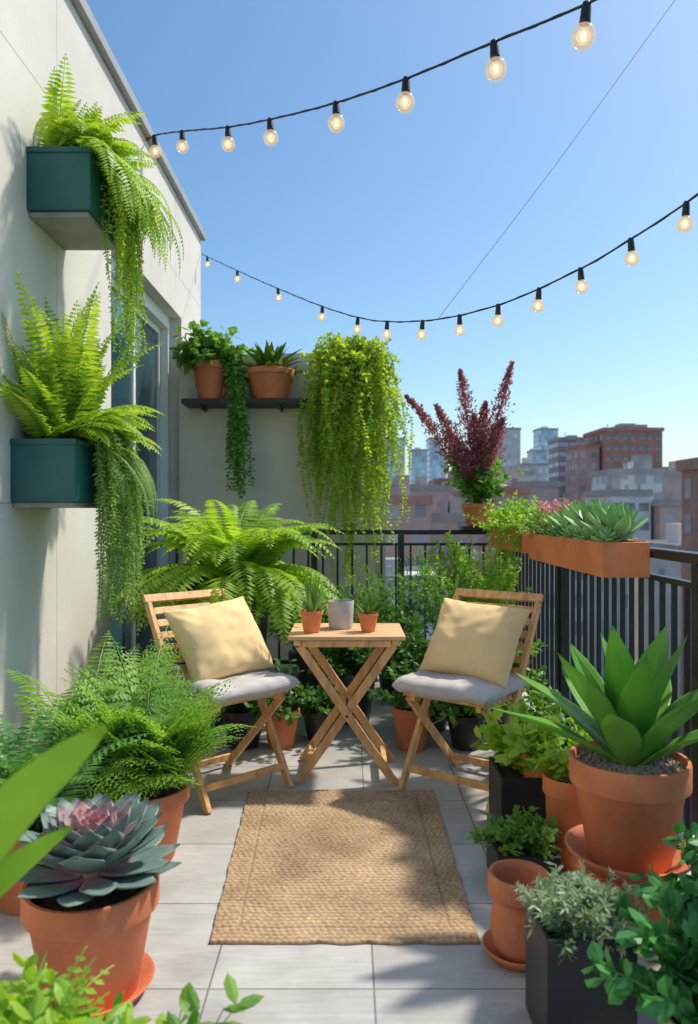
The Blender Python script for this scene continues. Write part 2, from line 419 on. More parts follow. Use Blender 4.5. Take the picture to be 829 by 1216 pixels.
def plaster(name, c, joints=True):
    m, nt, N, L = nodes(name)
    out = N('ShaderNodeOutputMaterial'); b = N('ShaderNodeBsdfPrincipled'); L(b.outputs[0], out.inputs[0])
    tc = N('ShaderNodeTexCoord')
    nz = N('ShaderNodeTexNoise'); nz.inputs['Scale'].default_value = 1.6; nz.inputs['Detail'].default_value = 9; nz.inputs['Roughness'].default_value = 0.6
    L(tc.outputs['Object'], nz.inputs[0])
    rp = N('ShaderNodeValToRGB'); rp.color_ramp.elements[0].position = 0.3; rp.color_ramp.elements[1].position = 0.7
    rp.color_ramp.elements[0].color = tuple(x*0.88 for x in c)+(1,); rp.color_ramp.elements[1].color = tuple(x*1.05 for x in c)+(1,)
    L(nz.outputs[0], rp.inputs[0])
    last = rp.outputs[0]
    n2 = N('ShaderNodeTexNoise'); n2.inputs['Scale'].default_value = 90; n2.inputs['Detail'].default_value = 5; L(tc.outputs['Object'], n2.inputs[0])
    bp = N('ShaderNodeBump'); bp.inputs['Strength'].default_value = 0.25; bp.inputs['Distance'].default_value = 0.004
    L(n2.outputs[0], bp.inputs['Height'])
    nrm = bp.outputs[0]
    if joints:
        sx = N('ShaderNodeSeparateXYZ'); L(tc.outputs['Object'], sx.inputs[0])
        cb = N('ShaderNodeCombineXYZ'); L(sx.outputs['Y'], cb.inputs[0]); L(sx.outputs['Z'], cb.inputs[1])
        br = N('ShaderNodeTexBrick'); br.offset = 0; br.inputs['Scale'].default_value = 1
        mpb = N('ShaderNodeMapping'); mpb.inputs['Location'].default_value = (0.1, 0.55, 0); L(cb.outputs[0], mpb.inputs[0])
        br.inputs['Brick Width'].default_value = 1.2; br.inputs['Row Height'].default_value = 1.825
        br.inputs['Mortar Size'].default_value = 0.004; L(mpb.outputs[0], br.inputs[0])
        mx = N('ShaderNodeMixRGB'); mx.blend_type = 'MULTIPLY'; L(br.outputs['Fac'], mx.inputs[0])
        L(last, mx.inputs[1]); mx.inputs[2].default_value = (0.7, 0.68, 0.66, 1); last = mx.outputs[0]
        b2 = N('ShaderNodeBump'); b2.inputs['Strength'].default_value = 0.6; b2.inputs['Distance'].default_value = 0.004; b2.invert = True
        L(br.outputs['Fac'], b2.inputs['Height']); L(nrm, b2.inputs['Normal']); nrm = b2.outputs[0]
    L(last, b.inputs['Base Color']); L(nrm, b.inputs['Normal']); b.inputs['Roughness'].default_value = 0.85
    return m
M['plaster'] = plaster('cream_plaster', (0.68, 0.645, 0.60))
M['plaster2'] = plaster('back_wall_plaster', (0.80, 0.72, 0.61), False)

apt = thing('apartment_building', 'cream plaster apartment building with a sliding glass door', 'building', (0, 0, 0))
mb = MB()
out2 = [(-2,0),(4.3,0),(4.3,2.8),(6.1,2.8),(6.1,0),(6.9,0),(6.9,3.72),(-2,3.72)]
n = len(out2)
mb.add([(-1.35, y, z) for y, z in out2] + [(-1.65, y, z) for y, z in out2],
       [tuple(range(n)), tuple(reversed(range(n, 2*n)))] + [(i, i+n, (i+1) % n+n, (i+1) % n) for i in range(n)])
mk('wall', mb, M['plaster'], apt)
mb = MB(); box(mb, -1.72, -1.31, -2.0, 6.95, 3.724, 3.79); mk('roof_coping', mb, M['coping'], apt, bevel=0.004)
mb = MB(); box(mb, -9, -1.66, -2, 6.88, -20, 3.70); mk('building_body', mb, M['plaster2'], apt)
mb = MB(); box(mb, -1.655, 1.22, -2, 6.0, -20, -0.304); mk('lower_storeys', mb, M['plaster2'], apt)
mb = MB()
box(mb, -1.56, -1.44, 4.302, 4.37, 0.0, 2.798); box(mb, -1.56, -1.44, 6.03, 6.098, 0.0, 2.798)
box(mb, -1.56, -1.44, 4.372, 6.028, 2.70, 2.798); box(mb, -1.56, -1.44, 4.372, 6.028, 0.002, 0.07)
door = mk('door', mb, M['white'], apt, bevel=0.004)
mb = MB()
for y0, y1, x in ((4.375, 5.22, -1.49), (5.18, 6.025, -1.52)):
    box(mb, x-0.02, x+0.02, y0, y0+0.05, 0.072, 2.695); box(mb, x-0.02, x+0.02, y1-0.05, y1, 0.072, 2.695)
    box(mb, x-0.02, x+0.02, y0+0.051, y1-0.051, 2.645, 2.695); box(mb, x-0.02, x+0.02, y0+0.051, y1-0.051, 0.072, 0.13)
mk('sash_frame', mb, M['white'], door)
m, nt, N, L = nodes('door_glass'); out = N('ShaderNodeOutputMaterial'); b = N('ShaderNodeBsdfPrincipled'); L(b.outputs[0], out.inputs[0])
b.inputs['Base Color'].default_value = (0.03, 0.08, 0.10, 1); b.inputs['Roughness'].default_value = 0.04; b.inputs['Specular IOR Level'].default_value = 1.0
nz = N('ShaderNodeTexNoise'); nz.inputs['Scale'].default_value = 1.5; bp = N('ShaderNodeBump'); bp.inputs['Strength'].default_value = 0.03; L(nz.outputs[0], bp.inputs['Height']); L(bp.outputs[0], b.inputs['Normal'])
M['glass'] = m
for y0, y1, x in ((4.43, 5.165, -1.49), (5.235, 5.97, -1.52)):
    mb = MB(); box(mb, x-0.005, x+0.005, y0, y1, 0.135, 2.64); mk('door_glass', mb, M['glass'], door)

bw = MB(); box(bw, -1.345, 0.29, 6.01, 6.2, -0.28, 2.5)
bwall = mk('back_wall', bw, M['plaster2']); tag(bwall, 'low cream plaster wall behind the shelf of plants', 'wall')
sh = thing('shelf', 'long black wall shelf holding terracotta pots and a vine', 'shelf', (-0.53, 6.005, 2.06))
mb = MB(); box(mb, -0.74, 0.74, -0.27, 0, 0, 0.04); mk('shelf_board', mb, M['shelf'], sh, bevel=0.003)
for x in (-0.6, 0.0, 0.6):
    mb = MB(); box(mb, x-0.008, x+0.008, -0.2, -0.001, -0.03, -0.002)
    mk('bracket', mb, M['shelf'], sh)

# railings
def railing(name, label, p0, p1, nb, posts, loc):
    rt = thing(name, label, 'railing', loc)
    p0 = V(p0); p1 = V(p1); d = (p1-p0).normalized()
    mb = MB(); beam(mb, p0+Z*1.09, p1+Z*1.09, 0.055, 0.035, d.cross(Z)); mk('top_rail', mb, M['iron'], rt, bevel=0.004)
    mb = MB(); beam(mb, p0+Z*1.0, p1+Z*1.0, 0.03, 0.02, d.cross(Z)); mk('upper_rail', mb, M['iron'], rt)
    mb = MB(); beam(mb, p0+Z*0.12, p1+Z*0.12, 0.035, 0.025, d.cross(Z)); mk('bottom_rail', mb, M['iron'], rt)
    bm = MB(); beam(bm, (0, 0, 0.132), (0, 0, 0.99), 0.016, 0.016, d.cross(Z))
    first = None
    for i in range(nb):
        q = p0.lerp(p1, (i+0.5)/nb)
        if first is None:
            first = mk('baluster', bm, M['iron'], rt, q)
        else:
            c = first.copy(); c.location = q; c.parent = rt; col.objects.link(c)
    for t in posts:
        q = p0.lerp(p1, t); mb = MB(); beam(mb, (0, 0, 0), (0, 0, 1.07), 0.045, 0.045); box(mb, -0.05, 0.05, -0.05, 0.05, 0.0005, 0.012)
        mk('post', mb, M['iron'], rt, q)
railing('railing', 'black iron railing across the end of the terrace', (-1.34, 0, 0), (1.06, 0, 0), 22, [0.45, 0.72], (0, 5.66, 0))
railing('railing', 'black iron railing along the open side carrying planters', (0, 0.3, 0), (0, 5.66, 0), 54, [0.1, (2.43-0.3)/5.36, 0.7, 0.995], (1.13, 0, 0))

# ------------------------------------------------------------------ city
gm = mat('city_ground', (0.16, 0.17, 0.15), 0.9, 0.03, 0.5)
mb = MB(); mb.add([(-3000,-3000,0),(3000,-3000,0),(3000,6000,0),(-3000,6000,0)], [(0,1,2,3)])
g = mk('ground', mb, gm, loc=(0, 0, -20)); g["kind"] = "structure"

def facade(name, wall, win, pu, pz, fu=0.5, fz=0.5, haze=0.0, rough=0.8):
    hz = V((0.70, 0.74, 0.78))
    wall = V(wall).lerp(hz, haze); win = V(win).lerp(hz, haze)  # aerial haze painted into the wall and window base colours, paler and bluer
    m, nt, N, L = nodes(name)
    out = N('ShaderNodeOutputMaterial'); b = N('ShaderNodeBsdfPrincipled'); L(b.outputs[0], out.inputs[0])
    tc = N('ShaderNodeTexCoord'); sx = N('ShaderNodeSeparateXYZ'); L(tc.outputs['Object'], sx.inputs[0])
    sn = N('ShaderNodeSeparateXYZ'); L(tc.outputs['Normal'], sn.inputs[0])
    def mt(op, a, bb=None, c=None):
        k = N('ShaderNodeMath'); k.operation = op
        for i, q in enumerate((a, bb, c)):
            if q is None: continue
            if isinstance(q, (int, float)): k.inputs[i].default_value = q
            else: L(q, k.inputs[i])
        return k.outputs[0]
    ax = mt('ABSOLUTE', sn.outputs['X']); ay = mt('ABSOLUTE', sn.outputs['Y']); az = mt('ABSOLUTE', sn.outputs['Z'])
    u = mt('ADD', mt('MULTIPLY', sx.outputs['X'], ay), mt('MULTIPLY', sx.outputs['Y'], ax))
    fu_ = mt('COMPARE', mt('FRACT', mt('DIVIDE', u, pu)), 0.5, fu/2)
    fz_ = mt('COMPARE', mt('FRACT', mt('DIVIDE', sx.outputs['Z'], pz)), 0.5, fz/2)
    mk_ = mt('MULTIPLY', mt('MULTIPLY', fu_, fz_), mt('LESS_THAN', az, 0.5))
    nz = N('ShaderNodeTexNoise'); nz.inputs['Scale'].default_value = 0.25; nz.inputs['Detail'].default_value = 8; L(tc.outputs['Object'], nz.inputs[0])
    rp = N('ShaderNodeValToRGB'); rp.color_ramp.elements[0].position = 0.3; rp.color_ramp.elements[1].position = 0.7
    rp.color_ramp.elements[0].color = (*(wall*0.82), 1); rp.color_ramp.elements[1].color = (*(wall*1.1), 1); L(nz.outputs[0], rp.inputs[0])
    cell = N('ShaderNodeTexWhiteNoise'); cb = N('ShaderNodeCombineXYZ')
    L(mt('FLOOR', mt('DIVIDE', u, pu)), cb.inputs[0]); L(mt('FLOOR', mt('DIVIDE', sx.outputs['Z'], pz)), cb.inputs[1]); L(cb.outputs[0], cell.inputs['Vector'])
    wm = N('ShaderNodeMixRGB'); wm.inputs[1].default_value = (*(win*0.7), 1); wm.inputs[2].default_value = (*(win*1.6), 1); L(cell.outputs['Value'], wm.inputs[0])
    mx = N('ShaderNodeMixRGB'); L(mk_, mx.inputs[0]); L(rp.outputs[0], mx.inputs[1]); L(wm.outputs[0], mx.inputs[2])
    L(mx.outputs[0], b.inputs['Base Color']); L(mt('MULTIPLY_ADD', mk_, -0.5, rough), b.inputs['Roughness'])
    return m
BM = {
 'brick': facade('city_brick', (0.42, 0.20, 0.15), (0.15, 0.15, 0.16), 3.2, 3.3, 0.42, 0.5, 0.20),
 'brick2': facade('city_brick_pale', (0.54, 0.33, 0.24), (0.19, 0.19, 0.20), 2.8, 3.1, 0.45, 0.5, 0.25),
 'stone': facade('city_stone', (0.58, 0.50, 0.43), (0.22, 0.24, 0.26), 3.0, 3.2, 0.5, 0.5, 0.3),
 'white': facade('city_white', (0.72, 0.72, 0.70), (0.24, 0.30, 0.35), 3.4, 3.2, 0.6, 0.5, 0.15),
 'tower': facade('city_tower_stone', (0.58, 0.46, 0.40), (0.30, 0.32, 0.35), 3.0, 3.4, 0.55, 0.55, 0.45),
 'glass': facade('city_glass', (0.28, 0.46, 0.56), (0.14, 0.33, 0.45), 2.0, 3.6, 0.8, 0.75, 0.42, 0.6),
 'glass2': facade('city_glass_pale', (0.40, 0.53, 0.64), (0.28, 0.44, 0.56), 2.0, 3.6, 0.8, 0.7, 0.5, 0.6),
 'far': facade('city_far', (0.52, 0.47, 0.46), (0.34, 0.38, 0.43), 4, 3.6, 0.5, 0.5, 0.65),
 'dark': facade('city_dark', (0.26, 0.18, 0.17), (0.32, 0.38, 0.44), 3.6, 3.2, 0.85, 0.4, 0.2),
 'plainbrick': mat('plain_brick', (0.42, 0.215, 0.165), 0.9, 0.5, 0.2, detail=9),
 'plainwhite': mat('plain_white_render', (0.64, 0.67, 0.70), 0.8, 0.4, 0.12, detail=9),
 'roof': mat('flat_roof', (0.38, 0.36, 0.35), 0.9, 0.3, 0.2),
}
M['cwin'] = mat('window_glass', (0.24, 0.25, 0.27), 0.2, 0.4, 0.5)
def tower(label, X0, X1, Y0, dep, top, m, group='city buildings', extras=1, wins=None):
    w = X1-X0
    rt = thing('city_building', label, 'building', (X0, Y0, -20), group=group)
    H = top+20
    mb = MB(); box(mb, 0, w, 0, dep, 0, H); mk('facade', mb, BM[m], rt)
    mb = MB(); t = min(0.4, w*0.04)
    for a in ((-t, w+t, -t, 0.02), (-t, w+t, dep-0.02, dep+t), (-t, 0.02, 0.021, dep-0.021), (w-0.02, w+t, 0.021, dep-0.021)):
        box(mb, a[0], a[1], a[2], a[3], H-0.5, H+0.55)
    mk('parapet', mb, BM['roof'] if m not in ('plainbrick', 'brick') else BM['plainbrick'], rt)
    for i in range(extras):
        bw_ = w*U(0.15, 0.35); bx = U(0.05, 0.6)*w; bh = U(1.2, 3.2)*(1 if w < 30 else 1.6); by = dep*U(0.1, 0.5)
        mb = MB(); box(mb, bx, bx+bw_, by, by+dep*0.25, H+0.003, H+bh); mk('rooftop_unit', mb, R.choice([BM['roof'], BM['brick2'] if 'brick' in m else BM['stone']]), rt)
    if extras:
        mb = MB(); ax_ = U(0.2, 0.8)*w; tube(mb, [(ax_, dep*0.4, H), (ax_, dep*0.4, H+U(2, 4.5))], 0.09, 5)
        tube(mb, [(ax_-0.8, dep*0.4, H+1.9), (ax_+0.8, dep*0.4, H+1.9)], 0.06, 4)
        mk('antenna', mb, BM['roof'], rt)
        for q in range(2 if Y0 < 200 else 0):
            mb = MB(); vx = U(0.1, 0.9)*w; box(mb, vx, vx+0.5, dep*0.12, dep*0.12+0.5, H+0.004, H+U(0.8, 1.6))
            mk('roof_vent', mb, BM['roof'], rt)
    if wins:
        cols, rows, side, pz, ww, wh = wins
        fb = MB(); box(fb, -ww/2, ww/2, -0.06, 0.1, -wh/2, wh/2)
        base = None
        for fc in (0, 1):
            cc = cols if fc == 0 else side
            ln = w if fc == 0 else dep
            for i in range(cc):
                for j in range(rows):
                    u = ln*(i+0.5)/cc; z = H-2.2-j*pz
                    if base is None:
                        base = mk('window', fb, M['cwin'], rt); ob = base
                    else:
                        ob = base.copy(); col.objects.link(ob); ob.parent = rt
                    ob.location = (u, 0, z) if fc == 0 else (0, u, z)
                    if fc: ob.rotation_euler = (0, 0, rad(-90))
    return rt
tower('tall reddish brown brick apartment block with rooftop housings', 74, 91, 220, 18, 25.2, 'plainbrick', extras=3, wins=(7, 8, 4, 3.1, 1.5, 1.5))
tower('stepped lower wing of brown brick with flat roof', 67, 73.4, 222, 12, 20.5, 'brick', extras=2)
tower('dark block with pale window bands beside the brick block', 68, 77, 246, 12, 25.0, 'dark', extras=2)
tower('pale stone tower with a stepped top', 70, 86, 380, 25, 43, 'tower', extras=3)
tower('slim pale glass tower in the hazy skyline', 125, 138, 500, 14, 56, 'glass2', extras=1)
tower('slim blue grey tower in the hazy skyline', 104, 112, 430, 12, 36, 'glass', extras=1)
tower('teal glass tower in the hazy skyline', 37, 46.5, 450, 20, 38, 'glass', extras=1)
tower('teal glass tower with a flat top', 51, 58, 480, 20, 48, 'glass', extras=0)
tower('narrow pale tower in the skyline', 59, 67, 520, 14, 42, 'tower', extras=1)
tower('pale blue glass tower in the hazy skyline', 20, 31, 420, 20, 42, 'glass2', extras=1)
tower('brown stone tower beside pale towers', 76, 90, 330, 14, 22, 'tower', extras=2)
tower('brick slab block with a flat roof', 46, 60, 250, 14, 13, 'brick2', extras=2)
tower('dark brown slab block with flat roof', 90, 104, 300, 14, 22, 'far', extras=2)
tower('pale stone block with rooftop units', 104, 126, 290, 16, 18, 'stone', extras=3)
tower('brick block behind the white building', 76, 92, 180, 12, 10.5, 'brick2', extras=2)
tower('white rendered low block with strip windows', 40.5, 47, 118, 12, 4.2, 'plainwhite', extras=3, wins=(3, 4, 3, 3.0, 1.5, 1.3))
tower('brick wing beside the white rendered block', 47.6, 56, 116, 12, 2.6, 'brick2', extras=2)
tower('white upper storey block with flat roof', 48, 57, 138, 12, 8.6, 'white', extras=2)
tower('red brick building close to the terrace', 31.6, 44, 60, 12, 5.6, 'plainbrick', extras=0, wins=(4, 4, 4, 3.2, 1.3, 1.8))
tower('low red brick row house with a flat roof', 3.5, 9.5, 88, 12, 2.6, 'brick', extras=2)
tower('low red brick row house with a flat roof', 9.8, 16, 94, 12, 0.6, 'brick2', extras=2)
tower('brown brick walk-up with rooftop housing', 17, 26, 110, 14, 4.4, 'brick', extras=2)
tower('pale brick walk-up with a flat roof', 27.5, 36, 130, 14, 6.0, 'brick2', extras=2)
tower('stone faced block with a flat roof', 30, 41, 170, 16, 10, 'stone', extras=2)
tower('brown brick walk-up with rooftop housing', 12, 22, 150, 14, 6, 'brick2', extras=2)
tower('brick block with a flat roof', 22, 34, 190, 16, 9, 'brick', extras=2)
tower('brick block with rooftop vents', 8, 18, 200, 14, 8, 'brick', extras=2)
used = [(64,91,220,258),(46,60,250,264),(76,92,180,192),(8,18,200,214),(38,57,114,136),(44,57,136,152),(32,44,60,72),(3,10,88,100),(9,16,94,106),(17,26,110,124),(27,36,130,144),(30,41,170,186),(12,22,150,164),(22,34,190,206)]
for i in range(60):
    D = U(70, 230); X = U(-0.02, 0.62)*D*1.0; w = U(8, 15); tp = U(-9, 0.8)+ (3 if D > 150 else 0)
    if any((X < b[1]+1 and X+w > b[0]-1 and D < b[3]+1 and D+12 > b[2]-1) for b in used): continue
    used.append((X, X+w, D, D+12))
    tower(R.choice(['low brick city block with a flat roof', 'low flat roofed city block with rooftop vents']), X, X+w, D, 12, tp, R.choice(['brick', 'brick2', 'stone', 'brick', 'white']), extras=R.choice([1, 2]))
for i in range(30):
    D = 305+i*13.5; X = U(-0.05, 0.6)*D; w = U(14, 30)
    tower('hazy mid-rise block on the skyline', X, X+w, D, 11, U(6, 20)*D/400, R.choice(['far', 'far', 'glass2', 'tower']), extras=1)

# ================================================================== FURNITURE
tb = thing('folding_table', 'small folding teak table with crossed legs on the tiles', 'table', (-0.01, 3.61, 0))
mb = MB()
for i in range(8):
    y = -0.205 + i*0.0525
    box(mb, -0.265, 0.265, y, y+0.047, 0.662, 0.68)
mk('table_top', mb, M['woodtop'], tb, bevel=0.003)
mb = MB()
box(mb, -0.24, -0.205, -0.19, 0.19, 0.635, 0.659); box(mb, 0.205, 0.24, -0.19, 0.19, 0.635, 0.659)
box(mb, -0.20, 0.20, -0.195, -0.175, 0.63, 0.659); box(mb, -0.20, 0.20, 0.175, 0.195, 0.63, 0.659)
mk('apron', mb, M['wood'], tb, bevel=0.002)
for (sx, y) in ((1, -0.17), (1, 0.15), (-1, -0.145), (-1, 0.175)):
    mb = MB(); beam(mb, (-0.215*sx, y, 0.632), (0.225*sx, y, 0.0), 0.038, 0.02, (1, 0, 0)); mk('leg', mb, M['wood'], tb, bevel=0.003)
for sx, ys in ((1, (-0.155, 0.135)), (-1, (-0.13, 0.16))):
    mb = MB(); xx = 0.175*sx; box(mb, xx-0.012, xx+0.012, ys[0], ys[1], 0.055, 0.085); mk('cross_bar', mb, M['wood'], tb, bevel=0.002)
mb = MB(); tube(mb, [(0, -0.19, 0.316), (0, 0.2, 0.316)], 0.006, 8); mk('pivot_rod', mb, M['iron'], tb)

def chair(label, loc, rz):
    c = thing('folding_chair', label, 'chair', loc, rz, group='folding teak chairs')
    for sx in (-1, 1):
        mb = MB(); beam(mb, (sx*0.215, -0.22, 0), (sx*0.215, 0.29, 0.82), 0.022, 0.036); mk('leg', mb, M['wood'], c, bevel=0.003)
        mb = MB(); beam(mb, (sx*0.188, 0.24, 0), (sx*0.188, -0.20, 0.42), 0.022, 0.034); mk('leg', mb, M['wood'], c, bevel=0.003)
    def yl(z): return -0.22 + 0.51*z/0.82
    mb = MB()
    for i in range(6):
        z = 0.525+i*0.052; y = yl(z)
        beam(mb, (-0.203, y-0.012, z), (0.203, y-0.012, z), 0.034, 0.012, (0, 0.528, 0.849))
    beam(mb, (-0.228, yl(0.845), 0.838), (0.228, yl(0.845), 0.838), 0.038, 0.02, (0, 0.528, 0.849))
    mk('backrest', mb, M['wood'], c, bevel=0.002)
    mb = MB()
    for i in range(8):
        y = -0.215+i*0.05; box(mb, -0.205, 0.205, y, y+0.042, 0.427, 0.442)
    box(mb, -0.176, -0.15, -0.21, 0.17, 0.403, 0.4265); box(mb, 0.15, 0.176, -0.21, 0.17, 0.403, 0.4265)
    mk('seat', mb, M['wood'], c, bevel=0.002)
    for (y, z) in ((0.205, 0.035), (-0.175, 0.075)):
        mb = MB(); w = 0.178 if y > 0 else 0.205
        box(mb, -w, w, y-0.009, y+0.009, z, z+0.03); mk('cross_bar', mb, M['wood'], c, bevel=0.002)
    return c
def chairM(loc, rz): return Matrix.Translation(loc) @ Matrix.Rotation(rz, 4, 'Z')
CL = ((-0.57, 3.42, 0), rad(43)); CR = ((0.535, 3.42, 0), rad(-37))
chair('folding teak chair with grey cushion beside the ferns', *CL)
chair('folding teak chair with grey cushion beside the railing plants', *CR)

def pillow_mesh(w, h, t, n=22, p=2.6, pinch=0.07, seed=0, flat=0.5, wr_=1.0):
    mb = MB(); idx = {}
    for side in (1, -1):
        for i in range(n+1):
            for j in range(n+1):
                u = -1+2*i/n; v = -1+2*j/n
                edge = (i in (0, n) or j in (0, n))
                key = (0 if edge else side, i, j)
                if key in idx: continue
                k = ((1-abs(u)**p)*(1-abs(v)**p))**flat if not edge else 0
                x = u*w/2*(1-pinch*(1-v*v)*abs(u)**3); y = v*h/2*(1-pinch*(1-u*u)*abs(v)**3)
                q = V((x*7+seed, y*7, side*2.0))
                wr = (noise.noise(q)*0.014 + noise.noise(q*2.6)*0.008)*wr_
                cr = 0.007*wr_*math.sin(18*(abs(u)-abs(v))+seed)*(abs(u)*abs(v))
                z = side*k*t/2 + (wr+cr)*min(1, k*2.5)
                idx[key] = len(mb.v); mb.v.append((x, y, z))
    for side in (1, -1):
        for i in range(n):
            for j in range(n):
                g = lambda a, b: idx[(0 if (a in (0, n) or b in (0, n)) else side, a, b)]
                f = (g(i,j), g(i+1,j), g(i+1,j+1), g(i,j+1))
                mb.f.append(f if side > 0 else f[::-1])
    return mb
for (loc, rz), lb, rot, dx, lb2, sd in ((CL, 'light grey seat cushion on the chair beside the ferns', rad(5), 0.0, 'pale yellow square pillow leaning on the backrest beside ferns', 1),
                         (CR, 'light grey seat cushion on the chair beside the railing plants', rad(-3), 0.02, 'pale yellow square pillow leaning on the backrest beside railing', 5)):
    mb = pillow_mesh(0.48, 0.46, 0.08, 22, 6, 0.015, sd, 0.35)
    o = mk('seat_cushion', mb, M['cushion'], smooth=True, sub=1); tag(o, lb, 'cushion', 'grey seat cushions')
    o.matrix_world = chairM(loc, rz) @ Matrix.Translation((0, -0.05, 0.477))
    mb = pillow_mesh(0.46, 0.39, 0.19, 30, 2.4, 0.10, sd+3, 0.55)
    o = mk('throw_pillow', mb, M['pillow'], smooth=True, sub=1); tag(o, lb2, 'pillow', 'yellow throw pillows')
    o.matrix_world = chairM(loc, rz) @ Matrix.Translation((dx, 0.02, 0.66)) @ Matrix.Rotation(rad(57), 4, 'X') @ Matrix.Rotation(rot, 4, 'Z')

# rug
m, nt, N, L = nodes('jute'); out = N('ShaderNodeOutputMaterial'); b = N('ShaderNodeBsdfPrincipled'); L(b.outputs[0], out.inputs[0])
tc = N('ShaderNodeTexCoord'); nz = N('ShaderNodeTexNoise'); nz.inputs['Scale'].default_value = 70; nz.inputs['Detail'].default_value = 6; L(tc.outputs['Object'], nz.inputs[0])
nb_ = N('ShaderNodeTexNoise'); nb_.inputs['Scale'].default_value = 3; nb_.inputs['Detail'].default_value = 3; L(tc.outputs['Object'], nb_.inputs[0])
av = N('ShaderNodeMath'); av.operation = 'ADD'; L(nz.outputs[0], av.inputs[0]); L(nb_.outputs[0], av.inputs[1])
hv = N('ShaderNodeMath'); hv.operation = 'MULTIPLY'; hv.inputs[1].default_value = 0.5; L(av.outputs[0], hv.inputs[0])
rp = N('ShaderNodeValToRGB')
rp.color_ramp.elements[0].position = 0.36; rp.color_ramp.elements[1].position = 0.64
rp.color_ramp.elements[0].color = (0.36, 0.235, 0.13, 1); rp.color_ramp.elements[1].color = (0.66, 0.46, 0.285, 1)
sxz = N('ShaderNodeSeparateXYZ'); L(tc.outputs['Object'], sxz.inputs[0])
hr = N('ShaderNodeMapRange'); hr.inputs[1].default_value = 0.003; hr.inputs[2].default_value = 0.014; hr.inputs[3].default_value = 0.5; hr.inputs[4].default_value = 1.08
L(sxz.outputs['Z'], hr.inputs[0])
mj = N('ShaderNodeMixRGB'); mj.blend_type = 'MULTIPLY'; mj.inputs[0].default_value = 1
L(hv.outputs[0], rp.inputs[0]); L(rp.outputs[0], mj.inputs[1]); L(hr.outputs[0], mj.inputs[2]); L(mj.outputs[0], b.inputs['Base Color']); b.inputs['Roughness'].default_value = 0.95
bp = N('ShaderNodeBump'); bp.inputs['Strength'].default_value = 0.7; bp.inputs['Distance'].default_value = 0.003
n4 = N('ShaderNodeTexNoise'); n4.inputs['Scale'].default_value = 350; L(tc.outputs['Object'], n4.inputs[0]); L(n4.outputs[0], bp.inputs['Height']); L(bp.outputs[0], b.inputs['Normal'])
M['jute'] = m
mb = MB(); nx, ny = 270, 400
rows = 62
for j in range(ny+1):
    for i in range(nx+1):
        u = i/nx; v = j/ny
        xl = -0.402 + (-0.446+0.402)*v; xr = 0.377 - 0.002*v
        x = xl+(xr-xl)*u + (noise.noise(V((v*14, 3, 0)))*0.006 if i in (0, 1, 2, nx-2, nx-1, nx) else 0)
        y = 2.17+1.19*v + (noise.noise(V((u*11, 7, 0)))*0.007 if j in (0, 1, ny-1, ny) else 0)
        wv = 0.15*noise.noise(V((u*5, v*3, 9)))
        a = v*rows+wv; rw = int(a)
        hgt = abs(math.sin(math.pi*a))**0.6 * (0.45+0.55*abs(math.sin(math.pi*(u*38+0.5*(rw % 2)+0.25*math.sin(rw))))) * (0.8+0.35*noise.noise(V((u*40, v*60, 3))))
        du = min(u, 1-u)*0.8; dv = min(v, 1-v)*1.19; db = min(du, dv)
        if 0.075 < db < 0.083: hgt *= 0.2
        z = 0.005 + 0.008*hgt + 0.003*noise.noise(V((u*6, v*9, 0)))
        if i in (0, nx) or j in (0, ny): z = 0.001
        mb.v.append((x, y, z))
for j in range(ny):
    for i in range(nx):
        a = j*(nx+1)+i; mb.f.append((a, a+1, a+nx+2, a+nx+1))
rg = mk('rug', mb, M['jute'], smooth=True); tag(rg, 'woven natural jute rug lying on pale tiles', 'rug')

# ================================================================== STRING LIGHTS
m, nt, N, L = nodes('bulb_glass'); out = N('ShaderNodeOutputMaterial'); tr = N('ShaderNodeBsdfTransparent'); gl = N('ShaderNodeBsdfGlossy'); em = N('ShaderNodeEmission')
tr.inputs[0].default_value = (0.97, 0.94, 0.88, 1)
gl.inputs['Roughness'].default_value = 0.05; em.inputs[0].default_value = (1, 0.72, 0.38, 1); em.inputs[1].default_value = 1.0
m1 = N('ShaderNodeMixShader'); m1.inputs[0].default_value = 0.3; m2 = N('ShaderNodeMixShader'); m2.inputs[0].default_value = 0.12
L(tr.outputs[0], m1.inputs[1]); L(em.outputs[0], m1.inputs[2]); L(m1.outputs[0], m2.inputs[1]); L(gl.outputs[0], m2.inputs[2]); L(m2.outputs[0], out.inputs[0])
M['bulb'] = m
def emis(name, c, s):
    m, nt, N, L = nodes(name); out = N('ShaderNodeOutputMaterial'); em = N('ShaderNodeEmission'); em.inputs[0].default_value = (*c, 1); em.inputs[1].default_value = s; L(em.outputs[0], out.inputs[0]); return m
M['fil'] = emis('filament', (1, 0.70, 0.34), 7)
m, nt, N, L = nodes('inner_glow'); out = N('ShaderNodeOutputMaterial'); tr = N('ShaderNodeBsdfTransparent'); em = N('ShaderNodeEmission')
em.inputs[0].default_value = (1, 0.66, 0.28, 1); em.inputs[1].default_value = 1.4; m1 = N('ShaderNodeMixShader'); m1.inputs[0].default_value = 0.45
L(tr.outputs[0], m1.inputs[1]); L(em.outputs[0], m1.inputs[2]); L(m1.outputs[0], out.inputs[0]); M['glow'] = m

def catmull(P, t):
    for i in range(len(P)-1):
        if P[i][0] <= t <= P[i+1][0]: break
    p0 = P[max(i-1, 0)]; p1 = P[i]; p2 = P[i+1]; p3 = P[min(i+2, len(P)-1)]
    h = p2[0]-p1[0]; s = (t-p1[0])/h
    m1 = (p2[1]-p0[1])/(p2[0]-p0[0])*h; m2 = (p3[1]-p1[1])/(p3[0]-p1[0])*h
    return (2*s**3-3*s*s+1)*p1[1]+(s**3-2*s*s+s)*m1+(-2*s**3+3*s*s)*p2[1]+(s**3-s*s)*m2

